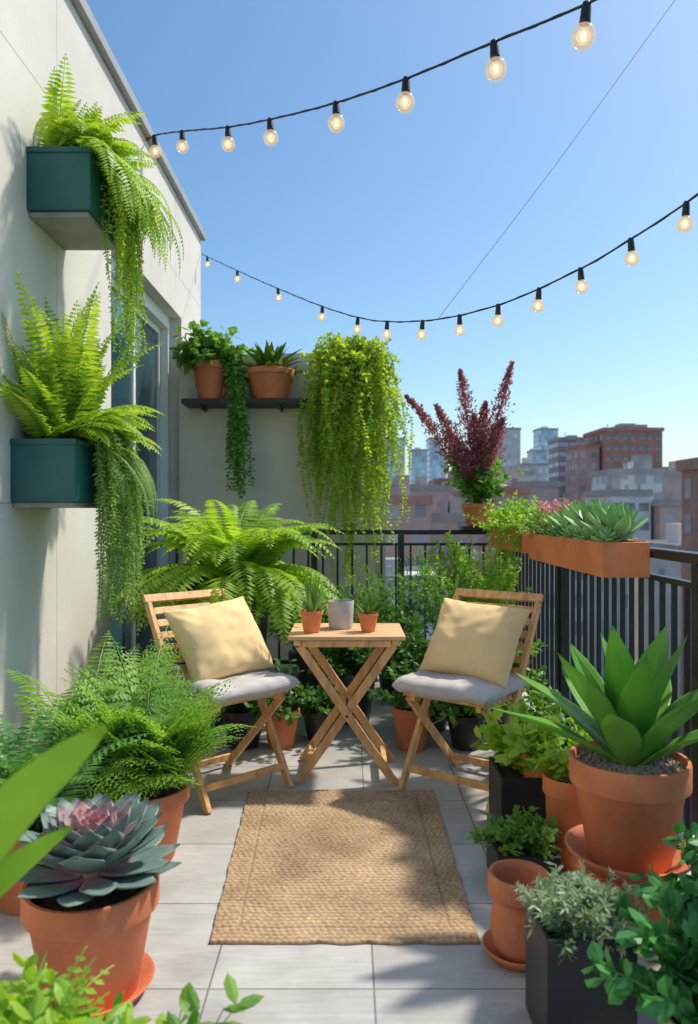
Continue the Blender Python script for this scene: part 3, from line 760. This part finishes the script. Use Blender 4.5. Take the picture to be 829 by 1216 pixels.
def lights(label, A, B, hs, ts, d, cr):
    rt = thing('string_lights', label, 'string lights', (A[0], A[1], hs[0][1]), group='strings of festoon bulbs')
    org = V((A[0], A[1], hs[0][1]))
    def P(t): return V((A[0]+(B[0]-A[0])*t, A[1]+(B[1]-A[1])*t, catmull(hs, t))) - org
    T1 = hs[-1][0]
    mb = MB(); pts = [P(T1*i/90) for i in range(91)]; tube(mb, pts, cr, 6)
    pts2 = [P(T1*i/300) + V((math.sin(i*0.4), 0, math.cos(i*0.4)))*cr*1.0 for i in range(301)]; tube(mb, pts2, cr*0.55, 4)
    mk('cable', mb, M['cable'], rt, smooth=True)
    for k, t in enumerate(ts):
        q = P(t)
        s = d/0.075
        mb = MB(); lathe(mb, [(0.003, 0.006), (0.012*s, 0.004), (0.014*s, -0.004*s), (0.0155*s, -0.02*s), (0.017*s, -0.05*s), (0.017*s, -0.058*s), (0.012*s, -0.06*s), (0.001, -0.06*s)], 16)
        so = mk('bulb_socket', mb, M['cable'], rt, q, smooth=True)
        so.rotation_euler = (U(-0.1, 0.1), U(-0.1, 0.1), 0)
        def glb(rr, neck):
            pr = [(0.011*s, -0.0605*s)]
            for i in range(13):
                a = rad(62) - rad(152)*i/12
                pr.append((max(0.0005, rr*s*math.cos(a)), -0.095*s + rr*s*math.sin(a)*1.05))
            pr[1] = (neck*s, -0.063*s)
            return pr
        mb = MB(); lathe(mb, glb(0.0375, 0.016), 24); mk('glass_bulb', mb, M['bulb'], so, smooth=True)
        mb = MB(); lathe(mb, [(0.001, -0.070*s), (0.013*s, -0.075*s), (0.022*s, -0.09*s), (0.022*s, -0.1*s), (0.014*s, -0.115*s), (0.001, -0.12*s)], 16); mk('glow', mb, M['glow'], so, smooth=True)
        mb = MB(); lathe(mb, [(0.001, -0.078*s), (0.006*s, -0.082*s), (0.010*s, -0.094*s), (0.007*s, -0.106*s), (0.001, -0.109*s)], 12)
        mk('filament', mb, M['fil'], so, smooth=True)
lights('black cable with large warm glowing bulbs above the terrace', (-1.36, 5.07), (0.753, 2.40),
       [(0, 3.72), (0.04, 3.705), (0.16, 3.572), (0.326, 3.373), (0.453, 3.24), (0.616, 3.09), (0.753, 2.99), (0.888, 2.914), (1.0, 2.85), (1.16, 2.80)],
       [0.04, 0.16, 0.326, 0.453, 0.616, 0.753, 0.888, 1.0], 0.078, 0.0045)
lights('thin black cable with small warm glowing bulbs across terrace', (-1.33, 6.85), (1.10, 2.30),
       [(0, 3.57), (0.343, 2.80), (0.568, 2.335), (0.695, 2.17), (0.8055, 2.11), (0.896, 2.13), (0.9406, 2.165), (0.983, 2.21), (1.0, 2.235)],
       [0.03, 0.182, 0.343, 0.48, 0.568, 0.63, 0.695, 0.753, 0.8055, 0.8535, 0.896, 0.9406, 0.983], 0.052, 0.0034)
for (x, y, h) in ((1.13, 1.98, 2.84), (1.13, 2.27, 2.27)):
    mb = MB(); tube(mb, [(0, 0, 0), (0, 0, h-1.11)], 0.014, 10); lathe(mb, [(0.001, 0.0), (0.03, 0.0), (0.03, 0.012), (0.016, 0.014), (0.001, 0.015)], 16)
    o = mk('light_pole', mb, M['iron'], loc=(x, y, 1.112)); tag(o, 'slim black pole clamped on the railing holding the lights', 'pole')
mb = MB(); tube(mb, [(0, 0, 0), (0.55, 0.0, 0.72), (1.1, 0, 1.48), (3.0, 0.0, 4.3)], 0.0013, 4)
o = mk('support_cable', mb, M['coping'], loc=(0.42, 3.57, 2.15)); tag(o, 'thin grey steel cable rising from the string lights', 'cable')

# ================================================================== PLANTS
def fol(name, mb, m, root, smooth=False):
    return mk(name, mb, LF[m] if m in LF else M[m], root, smooth=smooth)

def wall_planter(label, y0, y1, zt, h, xo):
    rt = thing('wall_planter', label, 'planter', (-1.35+xo/2, (y0+y1)/2, zt-h), group='teal wall planters')
    box_planter(rt, xo-0.004, y1-y0, h, M['teal'])
    x = xo/2-0.003
    mb = MB(); yy = (y1-y0)/2
    box(mb, -x, x+0.006, -yy-0.006, -yy-0.0005, h-0.02, h+0.002); box(mb, -x, x+0.006, yy+0.0005, yy+0.006, h-0.02, h+0.002)
    box(mb, x+0.0015, x+0.006, -yy, yy, h-0.02, h+0.002)
    mk('rim', mb, M['teal'], rt)
    mb = MB(); box(mb, -x, x-0.015, -yy+0.02, yy-0.02, -0.022, -0.002)
    mk('support_plate', mb, M['bracket'], rt)
    return rt
mnx = -0.125
up = wall_planter('teal metal wall planter with a bright lime trailing fern', 3.17, 3.62, 2.765, 0.26, 0.27)
mb = MB()
for i in range(40):
    az = U(-1.3, 1.5); frond(mb, (U(-0.06, 0.04), U(-0.16, 0.2), 0.25), az, U(0.26, 0.44), U(0.9, 1.5), U(-1.3, -0.1), 26, 0.08, 0.019, minx=mnx)
for i in range(24):
    frond(mb, (U(-0.06, 0.0), U(-0.20, 0.1), 0.25), U(-2.6, 2.6), U(0.28, 0.40), U(1.2, 1.55), U(0.2, 1.0), 22, 0.08, 0.018, minx=mnx)
for i in range(44):
    y = U(-0.22, 0.24); frond(mb, (0.08, y, 0.25), U(-0.9, 0.9), U(0.30, 0.55)*(1 if y < 0.1 else 1.1), U(0.3, 1.0), -1.65, 30, 0.062, 0.017, minx=mnx, pe=0.7)
fol('fern_foliage', mb, 'lime', up)
mb = MB()
for i in range(44):
    strand(mb, (0.12, U(-0.12, 0.24), 0.26), U(-0.5, 0.5), U(0.03, 0.13), U(0.4, 0.88), 0.016, 0.024, 0.012, 0.04, 3, 0.015, minx=-0.12)
fol('trailing_foliage', mb, 'lime', up)

lo = wall_planter('teal metal wall planter with a tall fern and trailing greenery', 3.02, 3.46, 1.53, 0.25, 0.26)
mb = MB()
for i in range(34):
    az = U(-2.4, 2.4); frond(mb, (U(-0.06, 0.03), U(-0.16, 0.2), 0.24), az, U(0.42, 0.74), U(1.2, 1.55), U(0.2, 1.1), 34, 0.10, 0.022, minx=mnx)
for i in range(36):
    frond(mb, (U(-0.04, 0.06), U(-0.15, 0.22), 0.24), U(-0.7, 1.3), U(0.28, 0.50), U(0.5, 1.3), U(-1.4, -0.3), 30, 0.09, 0.022, minx=mnx)
for i in range(8):
    frond(mb, (U(-0.06, 0.0), U(-0.15, 0.1), 0.24), U(-2.2, -1.2), U(0.3, 0.42), U(1.0, 1.3), U(0.0, 0.4), 30, 0.085, 0.02, minx=mnx)
fol('fern_foliage', mb, 'lime', lo)
mb = MB()
for i in range(90):
    strand(mb, (0.11, U(-0.08, 0.22), 0.25), U(-0.5, 0.5), U(0.04, 0.2), U(0.3, 0.78), 0.016, 0.026, 0.009, 0.05, 4, 0.012, minx=-0.12)
for i in range(16):
    frond(mb, (0.10, U(-0.1, 0.22), 0.25), U(-0.6, 0.6), U(0.35, 0.55), U(0.1, 0.7), -1.65, 30, 0.045, 0.012, lacy=5, pe=0.6)
fol('trailing_foliage', mb, 'trail', lo)

def potted(name, label, cat, loc, r, h, m='terra', **k):
    rt = thing(name, label, cat, loc)
    pot_parts(rt, r, h, M[m], **k)
    return rt

# ---- large fern behind the chair
rt = potted('potted_fern', 'large arching bright fern in a tall dark pot behind the chair', 'fern', (-0.66, 4.40, 0), 0.20, 0.72, 'darkceramic', rim=0.0)
mb = MB()
for i in range(155):
    az = U(0, 6.283); s = i/154
    k = 0.9 if math.cos(az) > 0.55 else 1.0
    if s < 0.32:
        frond(mb, (U(-0.05, 0.05), U(-0.05, 0.05), 0.66), az, U(0.76, 1.04)*(k+1)/2, U(1.25, 1.52), U(-1.0, 0.0), 36, 0.145, 0.036, minx=-0.64, pe=1.6)
    else:
        frond(mb, (U(-0.07, 0.07), U(-0.07, 0.07), 0.66), az, U(0.58, 1.0)*k, U(0.95, 1.4), U(-1.5, -0.9), 34, 0.145, 0.036, minx=-0.64, pe=1.1)
fol('fern_foliage', mb, 'fern', rt)

# ---- lacy ferns beside the chair
rt = potted('potted_fern', 'feathery green fern in a terracotta pot beside the chair', 'fern', (-0.74, 2.72, 0), 0.165, 0.26)
mb = MB()
for i in range(40):
    az = U(0, 6.283); k = 0.82 if math.cos(az) > 0.3 else 1.05
    frond(mb, (U(-0.06, 0.06), U(-0.06, 0.06), 0.22), az, U(0.44, 0.72)*k, U(1.0, 1.52), U(-0.3, 0.7), 20, 0.15, 0.02, lacy=9, minx=-0.56, bare=0.2, lw=0.5)
for i in range(16):
    az = U(1.2, 5.0); frond(mb, (U(-0.06, 0.06), U(-0.06, 0.06), 0.24), az, U(0.4, 0.56), U(0.7, 1.2), U(-0.7, 0.0), 20, 0.14, 0.02, lacy=9, minx=-0.56, bare=0.2, lw=0.5)
fol('fern_foliage', mb, 'lacy', rt)
rt = potted('potted_fern', 'fresh green fern in a dark pot against the wall', 'fern', (-1.08, 3.05, 0), 0.14, 0.3, 'darkceramic')
mb = MB()
for i in range(40):
    az = U(-1.9, 1.9); frond(mb, (U(-0.06, 0.06), U(-0.06, 0.06), 0.26), az, U(0.42, 0.64), U(0.9, 1.5), U(-0.5, 0.5), 26, 0.11, 0.02, minx=-0.24)
fol('fern_foliage', mb, 'lacy', rt)
rt = potted('potted_fern', 'soft bluish fern in a terracotta pot by the wall', 'fern', (-1.02, 2.42, 0), 0.14, 0.26)
mb = MB()
for i in range(44):
    az = U(0, 6.28); frond(mb, (U(-0.06, 0.06), U(-0.06, 0.06), 0.22), az, U(0.32, 0.54), U(0.8, 1.5), U(-0.3, 0.7), 24, 0.10, 0.017, minx=-0.3)
fol('fern_foliage', mb, 'bluefern', rt)

# ---- echeveria
rt = potted('potted_succulent', 'grey rosette echeveria with rosy heart in a terracotta pot', 'succulent', (-0.665, 1.96, 0), 0.170, 0.29, saucer=0.155, rim=0.24)
mb = MB()
rosette(mb, (0, 0, 0), 66, 0.24, 0.112, 0.018, rad(16), rad(84), wp_eche, 0.25, 0.45, 0.58)
o = mk('rosette', mb, M['eche'], rt, (0, 0, 0.315), smooth=True)
mb = MB()
for i in range(14):
    az = i*2.4; fleshy(mb, (0.03*math.cos(az), 0.03*math.sin(az), 0.285+0.002*i), az, 0.1, 0.4, U(0.19, 0.22), 0.09, 0.016, wp_eche, 0.2)
mk('lower_leaves', mb, M['eche'], rt, smooth=True)
mb = MB(); lathe(mb, [(0.001, 0.24), (0.03, 0.24), (0.028, 0.33), (0.001, 0.33)], 12); mk('stalk', mb, M['tan'], rt, smooth=True)

# ---- foreground broad leaf plants
rt = potted('potted_plant', 'broad leaved green plant in a dark pot', 'plant', (-0.76, 1.15, 0), 0.15, 0.34, 'darkceramic', rim=0)
mb = MB()
wp_broad = lambda s: max(0.03, math.sin(math.pi*min(1, s**1.6*0.95+0.03))**0.7)
for az, e0, e1, L_, w_, rl in ((-0.05, 1.42, 0.62, 0.76, 0.095, -1.0), (0.25, 1.42, 0.5, 0.56, 0.08, -0.8), (1.9, 1.3, 0.6, 0.62, 0.1, 0), (2.6, 1.2, 0.3, 0.6, 0.1, 0), (3.3, 1.2, 0.3, 0.6, 0.1, 0), (4.1, 1.2, 0.3, 0.5, 0.1, 0), (5.2, 1.35, 0.9, 0.5, 0.08, -0.6), (-0.4, 1.45, 0.6, 0.46, 0.08, -0.9)):
    fleshy(mb, (0.02*math.cos(az), 0.02*math.sin(az), 0.28), az, e0, e1, L_, w_, 0.004, wp_broad, 0.22, 22, 10, 0.12, rl)
fol('leaves', mb, 'bright', rt, True)
rt = potted('potted_plant', 'leafy bright green plant in a terracotta pot', 'plant', (-0.565, 1.27, 0), 0.11, 0.2)
mb = MB(); stems(mb, (0, 0, 0.18), 60, 0.12, 0.26, 0.6, 1.5, 0.06, 0.024, 34, 0.5)
for i in range(60):
    frond(mb, (0, 0, 0.18), U(0, 6.28), U(0.18, 0.32), U(0.8, 1.5), U(0, 0.8), 14, 0.055, 0.018)
fol('foliage', mb, 'bright', rt)
rt = potted('potted_plant', 'small leafy plant in a terracotta pot', 'plant', (-0.34, 1.36, 0), 0.07, 0.14)
mb = MB(); stems(mb, (0, 0, 0.12), 16, 0.16, 0.25, 1.1, 1.5, 0.07, 0.028, 16, 0.3, ov=True)
fol('foliage', mb, 'mid', rt)

# ---- shelf plants
zs = 2.102
rt = potted('potted_plant', 'leafy green plant in a terracotta pot on the shelf', 'plant', (-1.07, 5.86, zs), 0.14, 0.29)
mb = MB(); stems(mb, (0, 0, 0.26), 80, 0.15, 0.38, 0.2, 1.5, 0.085, 0.05, 20, 0.5, minx=-0.22)
fol('foliage', mb, 'mid', rt)
mb = MB()
for i in range(20):
    strand(mb, (0.08, -0.05, 0.27), U(-0.7, -0.1), U(0.1, 0.24), U(0.5, 1.05), 0.028, 0.05, 0.032, 0.05, 3, 0.02, ov=True)
fol('trailing_foliage', mb, 'mid', rt)
rt = potted('potted_plant', 'dark bromeliad in a wide terracotta pot on the shelf', 'plant', (-0.61, 5.87, zs), 0.195, 0.235)
mb = MB(); rosette(mb, (0, 0, 0.19), 30, 0.36, 0.07, 0.005, rad(15), rad(80), wp_agave, 0.3, -0.4, 0.3)
stems(mb, (0, 0, 0.2), 26, 0.1, 0.26, 0.2, 1.3, 0.06, 0.035, 18)
fol('foliage', mb, 'brom', rt, False)
rt = potted('hanging_vine', 'yellow green trailing vine cascading from a pot on the shelf', 'vine', (0.03, 5.86, zs), 0.16, 0.2, 'darkceramic')
mb = MB()
for i in range(185):
    az = U(-3.5, 0.4); o_ = U(0.08, 0.40)
    cx = abs(math.cos(az))*o_/0.40
    strand(mb, (U(-0.12, 0.12), U(-0.1, 0.05), 0.22), az, o_, U(0.5, 1.75)*(1-0.42*cx), 0.028, 0.036, 0.026, U(0.03, 0.24), 3, 0.026)
for i in range(90):
    stems(mb, (U(-0.18, 0.18), U(-0.14, 0.06), 0.18), 1, 0.15, 0.38, 0.1, 1.4, 0.04, 0.028, 32, 0.9, start=0.1)
fol('trailing_foliage', mb, 'vine', rt)

def shrub(label, loc, r, h, pm, n, L0, L1, leafL, leafW, nl, lf, ea=0.9, eb=1.55, bend=0.4, ov=True, zp=None, **k):
    rt = potted('potted_shrub', label, 'shrub', loc, r, h, pm)
    mb = MB(); stems(mb, (0, 0, h*0.85), n, L0, L1, ea, eb, leafL, leafW, nl, bend, ov=ov, **k)
    fol('foliage', mb, lf, rt)
shrub('leafy shrub in a dark pot by the end railing', (-0.22, 5.0, 0), 0.18, 0.32, 'darkceramic', 50, 0.35, 0.6, 0.06, 0.03, 40, 'mid', 0.7)
shrub('feathery green shrub in a dark pot by the end railing', (0.34, 5.1, 0), 0.18, 0.35, 'darkceramic', 60, 0.45, 0.78, 0.045, 0.009, 100, 'mid', 0.85, ov=False)
shrub('feathery shrub in a terracotta pot by the end railing', (0.68, 5.0, 0), 0.17, 0.32, 'terra', 60, 0.5, 0.82, 0.045, 0.012, 90, 'mid', 0.9, ov=False)
shrub('tall fresh green shrub at the railing corner', (0.90, 5.25, 0), 0.15, 0.35, 'terra', 90, 0.5, 0.86, 0.045, 0.02, 70, 'bright', 1.0, 1.55, 0.25, maxx=0.2)
shrub('dark leafy plant in a dark pot behind the table', (0.02, 4.5, 0), 0.15, 0.3, 'darkceramic', 46, 0.25, 0.5, 0.06, 0.035, 34, 'dark', 0.4)
shrub('dark leafy plant in a dark pot behind the chair', (0.45, 4.35, 0), 0.16, 0.28, 'darkceramic', 46, 0.25, 0.5, 0.055, 0.03, 34, 'dark', 0.4)
shrub('leafy plant in a dark pot beside the railing', (0.84, 4.3, 0), 0.14, 0.26, 'darkceramic', 40, 0.2, 0.4, 0.065, 0.04, 26, 'mid', 0.4, maxx=0.24)
shrub('low leafy plant in a terracotta pot behind the table', (-0.36, 4.02, 0), 0.10, 0.2, 'terra', 22, 0.15, 0.32, 0.05, 0.03, 24, 'dark', 0.4)
shrub('low leafy plant in a terracotta pot behind the table', (0.33, 3.98, 0), 0.105, 0.22, 'terra', 22, 0.15, 0.32, 0.05, 0.03, 24, 'dark', 0.4)
shrub('low dark plant in a black pot under the ferns', (-0.56, 4.02, 0), 0.12, 0.2, 'black', 22, 0.15, 0.3, 0.05, 0.03, 24, 'dark', 0.4)
shrub('low dark plant in a black pot behind the table', (-0.16, 4.15, 0), 0.10, 0.16, 'black', 20, 0.12, 0.28, 0.05, 0.03, 22, 'dark', 0.4)
shrub('low dark plant in a black pot behind the chair', (0.62, 4.0, 0), 0.11, 0.18, 'black', 22, 0.15, 0.3, 0.06, 0.035, 22, 'mid', 0.4)
shrub('leafy green plant in a black pot beside the railing', (0.90, 3.65, 0), 0.12, 0.18, 'black', 34, 0.12, 0.26, 0.065, 0.04, 22, 'mid', 0.3, maxx=0.17)
shrub('leafy green plant in a terracotta pot beside the railing', (0.93, 3.2, 0), 0.11, 0.2, 'terra', 28, 0.1, 0.2, 0.06, 0.038, 22, 'bright', 0.3, maxx=0.14)

# ---- purple flower pot on the rail corner
rt = potted('flower_pot', 'terracotta pot of tall purple flower spikes on the railing corner', 'flower pot', (0.955, 5.60, 1.14), 0.125, 0.16, 'terra2')
mb = MB(); box(mb, -0.13, 0.2, -0.1, 0.1, -0.03, -0.002); mk('base_board', mb, M['shelf'], rt)
mb = MB(); stems(mb, (0, 0, 0.14), 56, 0.15, 0.44, 0.8, 1.5, 0.07, 0.035, 24, 0.4)
fol('foliage', mb, 'mid', rt)
mb = MB()
for (dx, dz, L_, wd) in ((-0.46, 0.94, 0.92, 0.14), (-0.28, 0.86, 0.78, 0.14), (-0.11, 1.14, 1.04, 0.15), (0.05, 0.9, 0.84, 0.14), (0.20, 1.17, 1.04, 0.15), (-0.19, 0.68, 0.62, 0.14), (0.14, 0.76, 0.7, 0.14), (-0.03, 0.80, 0.7, 0.15), (0.03, 0.64, 0.6, 0.14)):
    p0 = V((dx*0.1, 0, 0.14)); p1 = V((dx*1.15, U(-0.1, 0.1), dz+0.0)); mid = (p0+p1)/2 + V((-dx*0.15, 0, 0.04))
    pts = [(p0*(1-s)**2 + mid*2*s*(1-s) + p1*s*s) for s in [i/40 for i in range(41)]]
    tube(mb, pts[::4], 0.004, 4)
    for i in range(11, 41):
        s = (i-11)/29; w = wd*(math.sin(math.pi*min(1, s*0.85+0.12))**0.7)*(1.05-0.75*s)*U(0.6, 1.15)
        for k in range(50):
            r = rv(); r.z = abs(r.z)*0.9; q = pts[i]+r*w*(U(0.0, 1.0)**0.8)+V((0, 0, U(-0.012, 0.012)))
            leaf4(mb, q, (r+Z*0.5).normalized(), rv(), 0.024, 0.015, 0)
fol('flower_spikes', mb, 'purple', rt)

# ---- railing planters
def rail_planter(label, y0, y1, z0, h):
    rt = thing('railing_planter', label, 'planter', (1.01, (y0+y1)/2, z0), group='terracotta railing planters')
    box_planter(rt, 0.175, y1-y0, h, M['terra2'], 0.012)
    mb = MB(); yy = (y1-y0)/2
    for y in (-yy*0.6, yy*0.6):
        box(mb, 0.089, 0.155, y-0.012, y+0.012, h-0.012, h-0.002)
        box(mb, -0.085, 0.1, y-0.012, y+0.012, -0.008, -0.001)
    mk('hook', mb, M['iron'], rt)
    return rt
rt = rail_planter('long terracotta railing planter with pale green rosette succulents', 2.76, 3.90, 1.0, 0.13)
mb = MB()
for (y, x, s, z_) in ((-0.46, 0.0, 1.0, 0.13), (-0.22, 0.0, 1.05, 0.14), (0.03, 0.0, 1.0, 0.14), (0.24, 0.01, 0.85, 0.13)):
    rosette(mb, (x, y, z_), 30, 0.175*s, 0.062*s, 0.018, rad(22), rad(86), wp_agave, 0.25, 0.35, 0.3, 0.12)
for (y, x, s) in ((-0.34, 0.06, 0.5), (-0.34, -0.06, 0.5), (-0.10, -0.06, 0.5), (-0.10, 0.06, 0.5), (-0.53, -0.06, 0.45), (0.34, 0, 0.6), (0.13, -0.06, 0.45), (0.42, -0.03, 0.5)):
    rosette(mb, (x, y, 0.125), 26, 0.15*s, 0.06*s, 0.012, rad(5), rad(80), wp_eche, 0.25, 0.3, 0.4, 0.15)
fol('rosettes', mb, 'sucg', rt, True)
mb = MB()
for i in range(90):
    stems(mb, (U(-0.07, 0.07), U(0.1, 0.55), 0.11), 1, 0.07, 0.18, 0.4, 1.5, 0.024, 0.015, 26, 0.4)
fol('foliage', mb, 'trail', rt)
for yc in (0.27, 0.36, 0.46):
    mb = MB()
    for i in range(17):
        q = V((U(-0.07, 0.07), yc+U(-0.045, 0.045), U(0.22, 0.29)))
        for k in range(9):
            leaf4(mb, q, (rv()+Z*0.5).normalized(), rv(), 0.02, 0.016, 0)
    fol('flower_cluster', mb, 'pink', rt)
rt = rail_planter('short terracotta railing planter with bushy yellow green sedum', 4.02, 4.98, 1.02, 0.13)
mb = MB()
for i in range(150):
    stems(mb, (U(-0.08, 0.08), U(-0.46, 0.46), 0.11), 1, 0.1, 0.26, 0.3, 1.5, 0.028, 0.018, 28, 0.6)
for i in range(20):
    strand(mb, (-0.08, U(-0.45, 0.45), 0.12), math.pi+U(-0.5, 0.5), U(0.02, 0.07), U(0.03, 0.12), 0.015, 0.024, 0.015, 0.03, 3, 0.008)
fol('foliage', mb, 'bright', rt)

# ---- agave on its pedestal pot
rt = thing('pedestal_pot', 'upturned terracotta pot with a wide saucer under the agave', 'pot', (0.85, 2.30, 0))
mb = MB(); lathe(mb, [(0.001, 0), (0.165, 0), (0.165, 0.035), (0.15, 0.04), (0.12, 0.17), (0.001, 0.17)], 48)
o = mk('base_pot', mb, M['terra'], rt, smooth=True); md = o.modifiers.new('e', 'EDGE_SPLIT'); md.split_angle = rad(50)
mb = MB(); lathe(mb, [(0.001, 0.1715), (0.14, 0.1715), (0.185, 0.215), (0.19, 0.225), (0.178, 0.225), (0.14, 0.185), (0.001, 0.185)], 48)
mk('saucer', mb, M['terra'], rt, smooth=True)
rt = potted('potted_agave', 'broad leaved green agave in a large terracotta pot on a saucer', 'agave', (0.85, 2.30, 0.188), 0.176, 0.31, 'terra', soil='gravel', rim=0.26, sl=0.93)
mb = MB()
for i in range(20):
    s = i/19; az = i*2.39996+0.9; e = rad(24+56*s**1.1)+U(-0.06, 0.06)
    L_ = U(0.38, 0.47)
    if math.cos(az)*L_*math.cos(e) > 0.27: L_ *= 0.8
    fleshy(mb, (0.02*math.cos(az), 0.02*math.sin(az), 0.28), az, e+0.15, e-U(0.0, 0.2), L_, U(0.10, 0.125), 0.014, wp_agave, 0.34, 18, 12, 0.06)
o = fol('leaves', mb, 'agave', rt, True)

# ---- right side floor pots
def square(label, loc, s, h, m='black'):
    rt = thing('square_planter', label, 'planter', loc)
    box_planter(rt, s, s, h, M[m], 0.012)
    return rt
rt = square('black square planter with broad bright green leaves', (0.69, 2.94, 0), 0.25, 0.25)
mb = MB(); stems(mb, (0, 0, 0.22), 46, 0.12, 0.28, 0.85, 1.5, 0.07, 0.05, 18, 0.5, start=0.4)
fol('foliage', mb, 'bright', rt)
rt = square('low black square planter with small rosette greenery', (0.585, 2.56, 0), 0.205, 0.12)
mb = MB()
for i in range(44):
    stems(mb, (U(-0.07, 0.07), U(-0.07, 0.07), 0.1), 1, 0.07, 0.13, 0.5, 1.4, 0.042, 0.018, 22, 0.4)
fol('foliage', mb, 'mid', rt)
rt = potted('potted_plant', 'leafy plant in a tall orange terracotta pot', 'plant', (0.785, 2.68, 0), 0.098, 0.31, 'terra2', taper=0.78)
mb = MB(); stems(mb, (0, 0, 0.28), 26, 0.08, 0.18, 0.8, 1.5, 0.045, 0.03, 18, 0.5)
fol('foliage', mb, 'bright', rt)
rt = potted('small_pot', 'small terracotta herb pot set on the black planter', 'pot', (0.71, 2.87, 0.225), 0.068, 0.11, 'terra2')
mb = MB(); stems(mb, (0, 0, 0.09), 16, 0.08, 0.15, 0.9, 1.5, 0.045, 0.03, 12, 0.6); fol('foliage', mb, 'bright', rt)

rt = thing('empty_pot', 'empty rounded terracotta pot with a wide rim on a saucer', 'pot', (0.475, 2.12, 0))
mb = MB(); lathe(mb, [(0.001, 0.006), (0.055, 0.006), (0.070, 0.03), (0.079, 0.07), (0.079, 0.10), (0.070, 0.14), (0.066, 0.155), (0.068, 0.165), (0.082, 0.172), (0.086, 0.18), (0.086, 0.225), (0.082, 0.232), (0.074, 0.23), (0.068, 0.21), (0.062, 0.15), (0.055, 0.06), (0.001, 0.05)], 48)
mk('pot', mb, M['terra'], rt, smooth=True)
mb = MB(); lathe(mb, [(0.001, 0.001), (0.08, 0.001), (0.1, 0.026), (0.102, 0.032), (0.096, 0.032), (0.078, 0.005), (0.001, 0.005)], 48)
mk('saucer', mb, M['terra'], rt, smooth=True)

rt = square('tall black square planter with bushy grey green foliage', (0.545, 1.80, 0), 0.205, 0.28)
mb = MB()
stems(mb, (0, 0, 0.25), 150, 0.06, 0.14, 0.2, 1.55, 0.03, 0.008, 46, 0.3, ov=False, spread=0.05, start=0.1)
fol('foliage', mb, 'grey', rt)
rt = potted('potted_succulent', 'glossy green jade plant in a tan clay pot', 'succulent', (0.755, 1.54, 0), 0.115, 0.22, 'tan')
mb = MB(); stems(mb, (0, 0, 0.19), 64, 0.12, 0.31, 0.6, 1.55, 0.05, 0.036, 26, 0.35, maxx=0.3, droop=0.0)
fol('foliage', mb, 'jade', rt)
rt = potted('potted_plant', 'glossy green plant in a black pot by the railing', 'plant', (0.95, 1.95, 0), 0.12, 0.22, 'black')
mb = MB(); stems(mb, (0, 0, 0.18), 50, 0.12, 0.24, 0.5, 1.55, 0.055, 0.035, 24, 0.4, maxx=0.14)
fol('foliage', mb, 'jade', rt)

# ---- table pots
zt = 0.682
def tpot(label, loc, r, h, m, n, L_, W_, lf, ein=80, **k):
    rt = potted('table_succulent', label, 'succulent', loc, r, h, m, **k)
    mb = MB(); rosette(mb, (0, 0, h*0.8), n, L_, W_, 0.008, rad(35), rad(ein), wp_aloe, 0.2, 0.2, 0.1, 0.2)
    fol('leaves', mb, lf, rt, True)
tpot('spiky aloe in a small terracotta pot on the table', (-0.175, 3.53, zt), 0.055, 0.10, 'terra2', 18, 0.18, 0.024, 'trail', 86)
tpot('small spiky succulent in a terracotta pot on the table', (0.09, 3.55, zt), 0.048, 0.085, 'terra2', 20, 0.10, 0.024, 'mid', 70)
rt = potted('cup_planter', 'grey concrete cup planter on the table', 'planter', (-0.04, 3.66, zt), 0.064, 0.13, 'grey', rim=0, taper=0.9)
mb = MB(); stems(mb, (0, 0, 0.105), 10, 0.02, 0.05, 0.3, 1.2, 0.02, 0.012, 8); fol('foliage', mb, 'mid', rt)

# ================================================================== LIGHT, SKY, CAMERA
az = rad(61); el = rad(55)
w = bpy.data.worlds.new("World"); scene.world = w; w.use_nodes = True
nt = w.node_tree; nt.nodes.clear()
sk = nt.nodes.new('ShaderNodeTexSky'); sk.sky_type = 'NISHITA'; sk.sun_disc = False
sk.sun_elevation = el; sk.sun_rotation = az; sk.air_density = 1.0; sk.dust_density = 1.6; sk.ozone_density = 1.3
hs = nt.nodes.new('ShaderNodeHueSaturation'); hs.inputs['Saturation'].default_value = 1.22; hs.inputs['Value'].default_value = 1.0
tint = nt.nodes.new('ShaderNodeMixRGB'); tint.blend_type = 'MULTIPLY'; tint.inputs[0].default_value = 1; tint.inputs[2].default_value = (1.08, 1.20, 1.18, 1)
bg = nt.nodes.new('ShaderNodeBackground'); bg.inputs[1].default_value = 0.15
ow = nt.nodes.new('ShaderNodeOutputWorld'); nt.links.new(sk.outputs[0], hs.inputs['Color']); nt.links.new(hs.outputs[0], tint.inputs[1]); nt.links.new(tint.outputs[0], bg.inputs[0]); nt.links.new(bg.outputs[0], ow.inputs[0])
sd = bpy.data.lights.new('sun', 'SUN'); sd.energy = 4.5; sd.angle = rad(3.0); sd.color = (1, 0.92, 0.78)
so = bpy.data.objects.new('sun', sd); col.objects.link(so)
tosun = V((math.sin(az)*math.cos(el), math.cos(az)*math.cos(el), math.sin(el)))
so.rotation_euler = tosun.to_track_quat('Z', 'Y').to_euler(); so.location = (5, 5, 8)

cd = bpy.data.cameras.new('camera'); cam = bpy.data.objects.new('camera', cd); col.objects.link(cam)
cam.location = (0, 0, 1.24); cam.rotation_euler = (rad(90), 0, 0)
cd.sensor_fit = 'HORIZONTAL'; cd.sensor_width = 36; cd.lens = 36*900/829
cd.clip_start = 0.05; cd.clip_end = 8000
cd.dof.use_dof = True; cd.dof.focus_distance = 3.3; cd.dof.aperture_fstop = 4.5
scene.camera = cam
scene.view_settings.view_transform = 'Standard'; scene.view_settings.look = 'None'; scene.view_settings.exposure = 0
